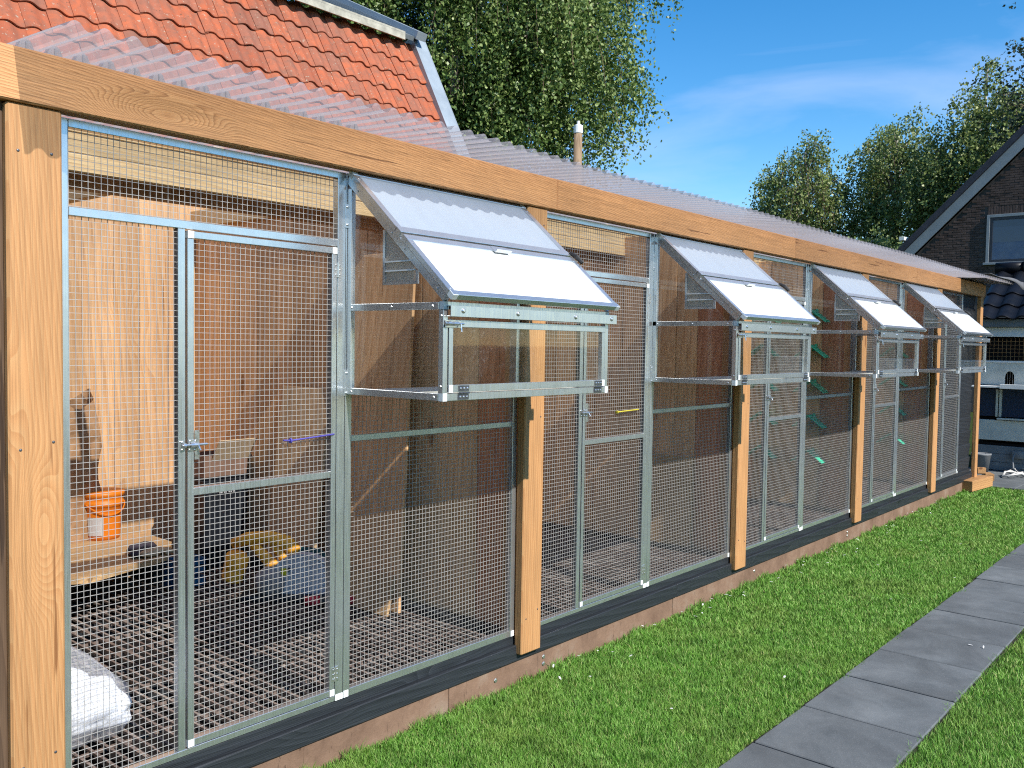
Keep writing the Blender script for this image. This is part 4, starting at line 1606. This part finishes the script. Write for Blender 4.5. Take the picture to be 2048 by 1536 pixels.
# clutter at its foot
t2 = empty('bucket', (11.75, 0.20, 0.014))
tag(t2, 'dark grey bucket at the foot of the white loft', 'bucket')
MB().lathe([(0.085, 0), (0.115, 0.24), (0.122, 0.245), (0.122, 0.262), (0.108, 0.262), (0.095, 0.20)], (0, 0, 0), 20).build('tub', M['greyboard'], t2, True)
m = MB()
pts = [(11.7 + 0.30 * math.cos(a * 1.3) + 0.02 * a, -0.30 + 0.20 * math.sin(a), 0.028 + 0.012 * (i % 5)) for i, a in enumerate([q * 0.35 for q in range(60)])]
m.tube(pts, 0.010, 7)
tag(m.build('hose', M['cord'], None, True), 'pale hose coiled on the slabs in front of the white loft', 'hose')
m = MB()
m.tube([(12.16, -0.12, 0.30), (12.10, -0.10, 0.20), (12.05, -0.12, 0.08), (11.95, -0.2, 0.03), (11.8, -0.5, 0.03)], 0.012, 7)
m.box(12.13, 12.195, -0.22, -0.08, 0.20, 0.30, 0.006)
tag(m.build('power_cable', M['greyboard'], None, True), 'grey cable and junction box on the plinth of the white loft', 'cable')

# ================================================================== TILED HOUSE behind the aviary
t = empty('tiled_house', (3.0, 5.0, 0))
tag(t, 'house with steep orange pantile roof and zinc verge behind the aviary', 'house')
SLP = R(62.4)
US = Vector((0, math.cos(SLP), math.sin(SLP)))       # up the slope
NS = Vector((0, -math.sin(SLP), math.cos(SLP)))
BRK = Vector((0, 5.07, 5.0))
XV = 6.10
def hp(x, s, nn=0.0):
    return BRK + Vector((x, 0, 0)) + US * s + NS * nn - Vector((3.0, 5.0, 0))
MB().box(-9.0, XV - 3.0 - 0.05, -1.05, 3.0, -0.05, 2.75).build('wall', M['brick'], t)
rd = MB()
rd.prism([hp(-6.0, 0.0, -0.05), hp(XV, 0.0, -0.05), hp(XV, -2.65, -0.05), hp(-6.0, -2.65, -0.05)], -NS * 0.08)
rf = rd.build('roof', M['darkroof'], t)
tl0 = pantile('roof_tile', M['tile'], 0.2, 0.335, rf, 0.038, 0.014, 14)
first = True
for r in range(9):
    for c in range(33):
        p = hp(XV - 0.235 - 0.2 * c + random.uniform(-0.004, 0.004), -0.30 - 0.245 * r + random.uniform(-0.006, 0.006), 0.012)
        rot = (SLP - 0.075 + random.uniform(-0.012, 0.012), random.uniform(-0.02, 0.02), random.uniform(-0.015, 0.015))
        if first:
            o = tl0
            first = False
        else:
            o = inst(tl0, (0, 0, 0))
        o.location = p
        o.rotation_euler = rot
# zinc verge along the slope and along the upper roof
m = MB()
m.prism([hp(XV + 0.00, -2.6, 0.09), hp(XV + 0.19, -2.6, 0.09), hp(XV + 0.19, 0.10, 0.09), hp(XV + 0.00, 0.08, 0.09)], -NS * 0.012)
m.prism([hp(XV - 0.002, -2.6, 0.095), hp(XV - 0.014, -2.6, 0.095), hp(XV - 0.014, 0.085, 0.095), hp(XV - 0.002, 0.085, 0.095)], -NS * 0.13)
m.prism([hp(XV + 0.192, -2.6, 0.09), hp(XV + 0.204, -2.6, 0.09), hp(XV + 0.204, 0.10, 0.09), hp(XV + 0.192, 0.10, 0.09)], -NS * 0.25)
m.build('verge', M['zinc'], t)
# upper roof: overhanging fascia, grey sheet sloping back
UA = R(27)
UU = Vector((0, math.cos(UA), math.sin(UA)))
UN = Vector((0, -math.sin(UA), math.cos(UA)))
e0 = BRK + Vector((0, -0.14, 0.02)) - Vector((3.0, 5.0, 0))
m = MB()
m.prism([e0 + Vector((-6, 0, 0)), e0 + Vector((XV - 0.08, 0, 0)), e0 + Vector((XV - 0.08, 0, 0)) + UU * 2.2, e0 + Vector((-6, 0, 0)) + UU * 2.2], UN * 0.05)
for i in range(58):
    x = -5.9 + i * 0.205
    m.box(x - 0.012, x + 0.012, 0, 0.001, 0, 0.001) if False else m.obox(e0 + Vector((x, 0, 0)) + UU * 1.1 + UN * 0.062, (Vector((1, 0, 0)), UU, UN), (0.012, 1.08, 0.012))
m.build('upper_roof', M['upper'], t)
MB().obox(e0 + Vector((-0.12, -0.012, 0.02)), (Vector((1, 0, 0)), Vector((0, 1, 0)), UPV), (XV - 0.10, 0.010, 0.045)).build('fascia', M['fascia'], t)
m = MB()
m.prism([e0 + Vector((XV - 0.07, -0.03, 0.02)), e0 + Vector((XV + 0.08, -0.03, 0.02)), e0 + Vector((XV + 0.08, -0.03, 0.02)) + UU * 2.3, e0 + Vector((XV - 0.07, -0.03, 0.02)) + UU * 2.3], UN * 0.09)
m.build('upper_verge', M['zinc'], t)

# ================================================================== BRICK HOUSE on the right (gable at x = 25)
t = empty('brick_house', (25.0, 0, 0))
tag(t, 'dark brick house with grey bargeboard and dark window on the right', 'house')
def zb(y):
    return 4.356 + (4.877 - y)
wall = MB()
pts = [(0.06, 8.0, -0.1), (0.06, 8.0, zb(8.0)), (0.06, -1.6, zb(-1.6)), (0.06, -11.2, zb(8.0)), (0.06, -11.2, -0.1)]
wall.prism(pts, (7.0, 0, 0))
wo = wall.build('wall', M['mortar'], t)
WY0, WY1, WZ0, WZ1 = 1.75, 3.165, 3.93, 5.10
brick, cnt, extra = None, 0, MB()
row = 0
z = 3.32
while z < 6.9:
    y = 5.5 - (0.11 if row % 2 else 0.0)
    while y > 1.75:
        a, b = y - 0.21, y
        ok = zb(b) - 0.02 > z + 0.05 and not (b > WY0 - 0.08 and a < WY1 + 0.08 and z + 0.05 > WZ0 - 0.1 and z < WZ1 + 0.30)
        if ok:
            dx = random.uniform(-0.004, 0.002)
            if cnt < 300 and y < 5.2:
                if brick is None:
                    brick = MB().box(0, 0.06, 0, 0.208, 0, 0.051, 0.003).build('brick', M['brick'], wo)
                    o = brick
                else:
                    o = inst(brick, (0, 0, 0))
                o.location = (0.045 + dx, a, z)
                cnt += 1
            else:
                extra.box(0.045 + dx, 0.075, a, b - 0.002, z, z + 0.051)
        y -= 0.2205
    z += 0.0632
    row += 1
for q in range(15):
    yy = WY1 + 0.06 - q * 0.0632
    o = inst(brick, (0.045, yy, WZ1 + 0.085), (R(90), 0, 0))
if extra.v:
    extra.build('bricks', M['brick'], wo, kind='stuff')
w = MB()
w.box(0.0, 0.055, WY0, WY1, WZ1 + 0.001, WZ1 + 0.075, 0.004)
w.box(0.0, 0.055, WY1 + 0.001, WY1 + 0.075, WZ0, WZ1 + 0.075, 0.004)
w.box(0.0, 0.055, WY0 - 0.075, WY0 - 0.001, WZ0, WZ1 + 0.075, 0.004)
w.box(-0.06, 0.055, WY0 - 0.12, WY1 + 0.12, WZ0 - 0.06, WZ0 - 0.001, 0.004)
wi = w.build('window', M['barge'], t)
f = MB()
f.box(0.015, 0.05, WY1 - 0.075, WY1 - 0.001, WZ0 + 0.001, WZ1 - 0.001, 0.004)
f.box(0.015, 0.05, WY0 + 0.001, WY0 + 0.075, WZ0 + 0.001, WZ1 - 0.001, 0.004)
f.box(0.015, 0.05, WY0 + 0.0755, WY1 - 0.0755, WZ1 - 0.075, WZ1 - 0.001, 0.004)
f.box(0.015, 0.05, WY0 + 0.0755, WY1 - 0.0755, WZ0 + 0.001, WZ0 + 0.075, 0.004)
f.build('sash', M['wframe'], wi)
MB().box(0.03, 0.034, WY0 + 0.07, WY1 - 0.07, WZ0 + 0.52, WZ1 - 0.07).build('pane', M['wglass'], wi)
MB().box(0.028, 0.032, WY0 + 0.07, WY1 - 0.07, WZ0 + 0.07, WZ0 + 0.518).build('blind', M['wblind'], wi)
# bargeboards and roof slopes
for sgn, ya in ((1, 8.3), (-1, -11.5)):
    yr = -1.6
    d = Vector((0, ya - yr, zb(8.3) - zb(-1.6)))
    L = d.length
    d.normalize()
    nn = Vector((0, sgn * 0.7071, 0.7071))
    apex = Vector((0, yr, zb(yr)))
    MB().obox(apex + d * (L / 2) + nn * 0.115 + Vector((-0.14, 0, 0)), (Vector((1, 0, 0)), d, nn), (0.02, L / 2, 0.125), 0.004).build('bargeboard', M['barge'], t)
    MB().obox(apex + d * (L / 2) + nn * 0.32 + Vector((3.4, 0, 0)), (Vector((1, 0, 0)), d, nn), (3.62, L / 2 + 0.1, 0.075), 0.004).build('roof_slope', M['darkroof'], t)
MB().box(-0.25, 7.0, 5.22, 5.36, 4.62, 4.72, 0.004).build('gutter', M['white'], t)

# wooden pole behind the roof
t = empty('wooden_pole', (13.38, 8.0, 0))
tag(t, 'round weathered wooden pole with a pale metal cap above the clear roof', 'pole')
MB().lathe([(0.105, 0), (0.085, 5.80)], (0, 0, 0), 14).build('shaft', M['pole'], t, True)
MB().lathe([(0.094, 5.78), (0.094, 5.93), (0.05, 5.95), (0.03, 5.955), (0.03, 6.02)], (0, 0, 0), 14).build('cap', M['white'], t)

# ================================================================== TREES
def leaves(centers, dirs, l, w, rng):
    n = len(centers)
    rv = rng.normal(size=(n, 3))
    s = np.cross(dirs, rv)
    s /= np.linalg.norm(s, axis=1)[:, None] + 1e-9
    ls = l * rng.uniform(0.7, 1.25, (n, 1))
    ws = w * rng.uniform(0.7, 1.25, (n, 1))
    V = np.empty((n, 4, 3))
    V[:, 0] = centers
    V[:, 1] = centers + dirs * ls * 0.45 + s * ws * 0.5
    V[:, 2] = centers + dirs * ls
    V[:, 3] = centers + dirs * ls * 0.45 - s * ws * 0.5
    T = np.arange(n * 4).reshape(n, 4)
    return V.reshape(-1, 3), T


def tree(name, label, base, H, cc, rx, rz, nclump, nstrand, nleaf, lsize, hang, mat, seed, spread=0.35, weep=1.0, twigs=60, shell=0.55, group=None, gap=0.0):
    rng = np.random.default_rng(seed)
    rr = random.Random(seed)
    t = empty(name, base)
    tag(t, label, 'tree', group)
    cc = np.array(cc, float)
    # trunk
    m = MB()
    top = Vector((cc[0] * 0.8, cc[1] * 0.8, cc[2] + rz * 0.75))
    pts, rs = [], []
    for i in range(9):
        u = i / 8
        pts.append(Vector((top.x * u + 0.15 * math.sin(3 * u + seed), top.y * u + 0.15 * math.cos(4 * u + seed), top.z * u)))
        rs.append(0.018 * H * (1 - 0.88 * u) + 0.01)
    m.tube(pts, rs, 10)
    m.build('trunk', M['bark'], t, True)
    # clump anchors
    u = rng.normal(size=(nclump, 3))
    u /= np.linalg.norm(u, axis=1)[:, None]
    r = rng.uniform(shell ** 3, 1, (nclump, 1)) ** (1 / 3)
    lob = 1 + 0.16 * np.sin(3.1 * u[:, :1] + 4.0 * u[:, 1:2] + seed) + 0.10 * np.sin(6.0 * u[:, 2:3] + 5 * u[:, :1] + seed)
    A = cc + u * r * lob * np.array([rx, rx, rz])
    # limbs to some anchors
    m = MB()
    for i in range(0, nclump, max(1, nclump // 46)):
        a = Vector(A[i])
        zt = max(0.25 * H, a.z - 0.5 * math.hypot(a.x, a.y) - 0.4)
        k = min(8, int(8 * zt / max(top.z, 0.1)))
        st = pts[k]
        mid = (st + a) / 2 + Vector((0, 0, 0.25 * (a - st).length * 0.6))
        m.tube([st, (st + mid) / 2 + Vector((0, 0, 0.1)), mid, a], [0.006 * H, 0.0045 * H, 0.003 * H, 0.0012 * H], 6)
    m.build('limbs', M['bark'], t, True, 'stuff')
    # strands
    N = nclump * nstrand
    ci = np.repeat(np.arange(nclump), nstrand)
    outd = u[ci] * np.array([1, 1, 0.15]) + rng.normal(size=(N, 3)) * 0.7
    outd[:, 2] = np.abs(outd[:, 2]) * 0.4
    L = rng.uniform(hang[0], hang[1], N) * np.repeat(rng.uniform(0.55, 1.25, nclump), nstrand)
    S0 = A[ci] + rng.normal(size=(N, 3)) * spread * 0.55
    tt = np.sort(rng.uniform(0.0, 1.0, (N, nleaf)), axis=1)
    P = S0[:, None, :] + outd[:, None, :] * (spread * np.sin(np.minimum(tt * 1.6, 1.57)))[:, :, None]
    P[:, :, 2] += -weep * (L[:, None] * tt ** 1.35) + 0.10 * np.sin(tt * 6)
    P += rng.normal(size=P.shape) * lsize * 0.55
    C = P.reshape(-1, 3)
    D = rng.normal(size=C.shape) * 0.75
    D[:, 2] -= 0.75 * weep
    D /= np.linalg.norm(D, axis=1)[:, None]
    V, T = leaves(C, D, lsize, lsize * 0.72, rng)
    np_mesh('crown', V, T, M[mat], t, kind='stuff')
    # visible twigs
    if twigs:
        m = MB()
        for i in rng.choice(N, twigs, replace=False):
            q = []
            for a in (0.0, 0.15, 0.35, 0.6, 0.95):
                p = S0[i] + outd[i] * spread * math.sin(min(a * 1.6, 1.57))
                q.append((p[0], p[1], p[2] - weep * L[i] * a ** 1.35 + 0.1 * math.sin(a * 6)))
            rw = lsize * 0.10
            m.tube(q, [rw, rw, rw * 0.8, rw * 0.6, rw * 0.4], 3, False)
        m.build('twigs', M['twig'], t, False, 'stuff')
    return t


tree('birch_tree', 'large drooping birch tree behind the orange tiled roof', (14.8, 12.6, 0), 15, (0, 0, 10.3), 3.9, 4.3, 480, 24, 31, 0.088, (0.8, 2.5), 'leaf', 3, 0.34, 1.0, 900, 0.55)
TG = 'birches beyond the aviary'
tree('birch_tree', 'weeping birch with bare arching twigs, leftmost of the far birches', (38.0, 13.8, 0), 11.0, (0, 0, 8.5), 1.65, 2.6, 84, 12, 20, 0.125, (0.8, 3.0), 'leaf2', 5, 0.40, 1.0, 190, 0.55, TG)
tree('birch_tree', 'middle one of the far birches right of the weeping birch', (39.5, 10.3, 0), 12, (0, 0, 8.4), 1.95, 3.1, 125, 12, 20, 0.125, (0.7, 2.4), 'leaf2', 6, 0.38, 1.0, 120, 0.5, TG)
tree('birch_tree', 'tallest far birch rising above the brick house roof', (38.5, 6.5, 0), 13, (0, 0, 9.2), 2.4, 3.5, 180, 12, 20, 0.125, (0.6, 2.1), 'leaf2', 7, 0.38, 1.0, 100, 0.45, TG)
tree('garden_tree', 'dark leafed tree at the top right edge behind the brick house', (31.0, 2.55, 0), 11, (0, 0, 9.4), 1.5, 2.2, 44, 7, 12, 0.12, (0.3, 0.8), 'leaf3', 9, 0.6, 0.1, 60, 0.5)
tree('garden_shrub', 'dense green shrub in front of the far birches by the brick house', (31.5, 8.6, 0), 5, (0, 0, 3.9), 1.9, 1.7, 110, 8, 14, 0.12, (0.2, 0.6), 'leaf2', 12, 0.4, 0.3, 0, 0.4)

# ================================================================== GRASS
def lawn():
    rng = np.random.default_rng(21)
    def field(n, x0, x1, y0, y1):
        return np.stack([rng.uniform(x0, x1, n), rng.uniform(y0, y1, n)], axis=1)
    P = []
    P.append(field(1150000, -0.6, 11.2, -1.20, 0.02))
    P.append(field(1000000, -0.6, 11.2, -3.3, -1.52))
    P.append(field(120000, 5.0, 14.0, -6.0, -3.3))
    P = np.concatenate(P)
    cx, cy = CAMP.x, CAMP.y
    dx, dy = P[:, 0] - cx, P[:, 1] - cy
    dep = dx * math.sin(yaw) + dy * math.cos(yaw)
    lat = dx * math.cos(yaw) - dy * math.sin(yaw)
    keep = (dep > 0.9) & (np.abs(lat) < 0.80 * dep + 0.5)
    # thinner with distance
    dens = np.clip((3.0 / np.maximum(dep, 0.5)) ** 2.0, 0.03, 1.0) * 0.78
    keep &= rng.uniform(size=len(P)) < dens
    # ragged edges along the slabs
    edge = 0.016 * np.sin(P[:, 0] * 9.1) + 0.012 * np.sin(P[:, 0] * 23.0 + 1) + rng.normal(size=len(P)) * 0.005
    keep &= ~((P[:, 1] < -1.138 + edge) & (P[:, 1] > -1.634 - 0.5 * edge))
    keep &= ~((P[:, 0] > 10.63) & (P[:, 0] < 12.3))
    keep &= ~((P[:, 1] > -0.012) & (P[:, 0] > -0.25))
    P, dep = P[keep], dep[keep]
    n = len(P)
    pat = 0.5 + 0.5 * np.sin(P[:, 0] * 2.1 + 1.3 * np.sin(P[:, 1] * 2.7)) * np.sin(P[:, 1] * 3.3 + 0.7 * np.sin(P[:, 0] * 1.7))
    h = rng.uniform(0.018, 0.038, n) * (0.8 + 0.3 * pat)
    nearb = np.exp(-np.maximum(0.0, -0.02 - P[:, 1]) / 0.05)
    neare = np.exp(-np.abs(P[:, 1] + 1.14) / 0.05) + np.exp(-np.abs(P[:, 1] + 1.62) / 0.05)
    tuft = np.sin(P[:, 0] * 5.3 + 1.0) * np.sin(P[:, 0] * 13.7) > 0.15
    h *= 1.0 + 0.9 * nearb * tuft + 0.12 * neare
    clump = np.sin(P[:, 0] * 31.0 + 3.0 * np.sin(P[:, 1] * 17.0)) * np.sin(P[:, 1] * 29.0 + 2.0 * np.sin(P[:, 0] * 11.0))
    h *= 1.0 + 0.14 * clump
    w = rng.uniform(0.0015, 0.0027, n) * np.clip((dep / 3.0) ** 1.15, 1.0, 4.5)
    a = rng.uniform(0, 2 * np.pi, n)
    lean = rng.uniform(0.15, 0.95, n) * h
    b = a + rng.normal(size=n) * 0.9
    base = np.stack([P[:, 0], P[:, 1], np.full(n, -0.014)], axis=1)
    sx = np.stack([np.cos(a + 1.57), np.sin(a + 1.57), np.zeros(n)], axis=1) * (w[:, None] / 2)
    ld = np.stack([np.cos(b), np.sin(b), np.zeros(n)], axis=1)
    mid = base + ld * (lean * 0.35)[:, None]
    mid[:, 2] += h * 0.62
    tip = base + ld * lean[:, None]
    tip[:, 2] += h
    V = np.stack([base - sx, base + sx, mid - sx * 0.8, mid + sx * 0.8, tip], axis=1).reshape(-1, 3)
    i = np.arange(n)[:, None] * 5
    T = np.concatenate([i + np.array([[0, 1, 3]]), i + np.array([[0, 3, 2]]), i + np.array([[2, 3, 4]])], axis=1).reshape(-1, 3)
    o = np_mesh('lawn_grass', V, T, M['grass'], kind='stuff')
    o['label'] = 'short green mown lawn on both sides of the slab path'
    o['category'] = 'grass'
    o['blades'] = n
lawn()

# white feathers scattered near the aviary
rng = np.random.default_rng(5)
m = MB()
for i in range(80):
    if i < 68:
        x, y = rng.uniform(2.2, 9.5), -0.02 - abs(rng.normal()) * 0.13
        z = 0.030
    else:
        x, y = rng.uniform(1.7, 7.0), rng.uniform(-1.7, -0.3)
        z = 0.032
    if -1.62 < y < -1.15:
        z = 0.016
    ang = rng.uniform(0, 6.28)
    L, W = rng.uniform(0.006, 0.015), rng.uniform(0.003, 0.006)
    d = Vector((math.cos(ang), math.sin(ang), 0))
    s_ = Vector((-d.y, d.x, 0))
    tz = rng.uniform(-0.004, 0.006)
    c = Vector((x, y, z))
    pts = [c - d * L, c - d * L * 0.4 + s_ * W * 0.8 + UPV * 0.002, c + d * L * 0.5 + s_ * W + UPV * (0.003 + tz), c + d * L + UPV * (0.004 + tz), c + d * L * 0.5 - s_ * W + UPV * (0.003 + tz), c - d * L * 0.4 - s_ * W * 0.8 + UPV * 0.002]
    m.poly(pts, [(0, 1, 5), (1, 2, 4, 5), (2, 3, 4)])
o = m.build('fallen_feathers', M['feather'], None, False, 'stuff')
o['label'] = 'small white feathers scattered over the grass beside the aviary'
o['category'] = 'feathers'
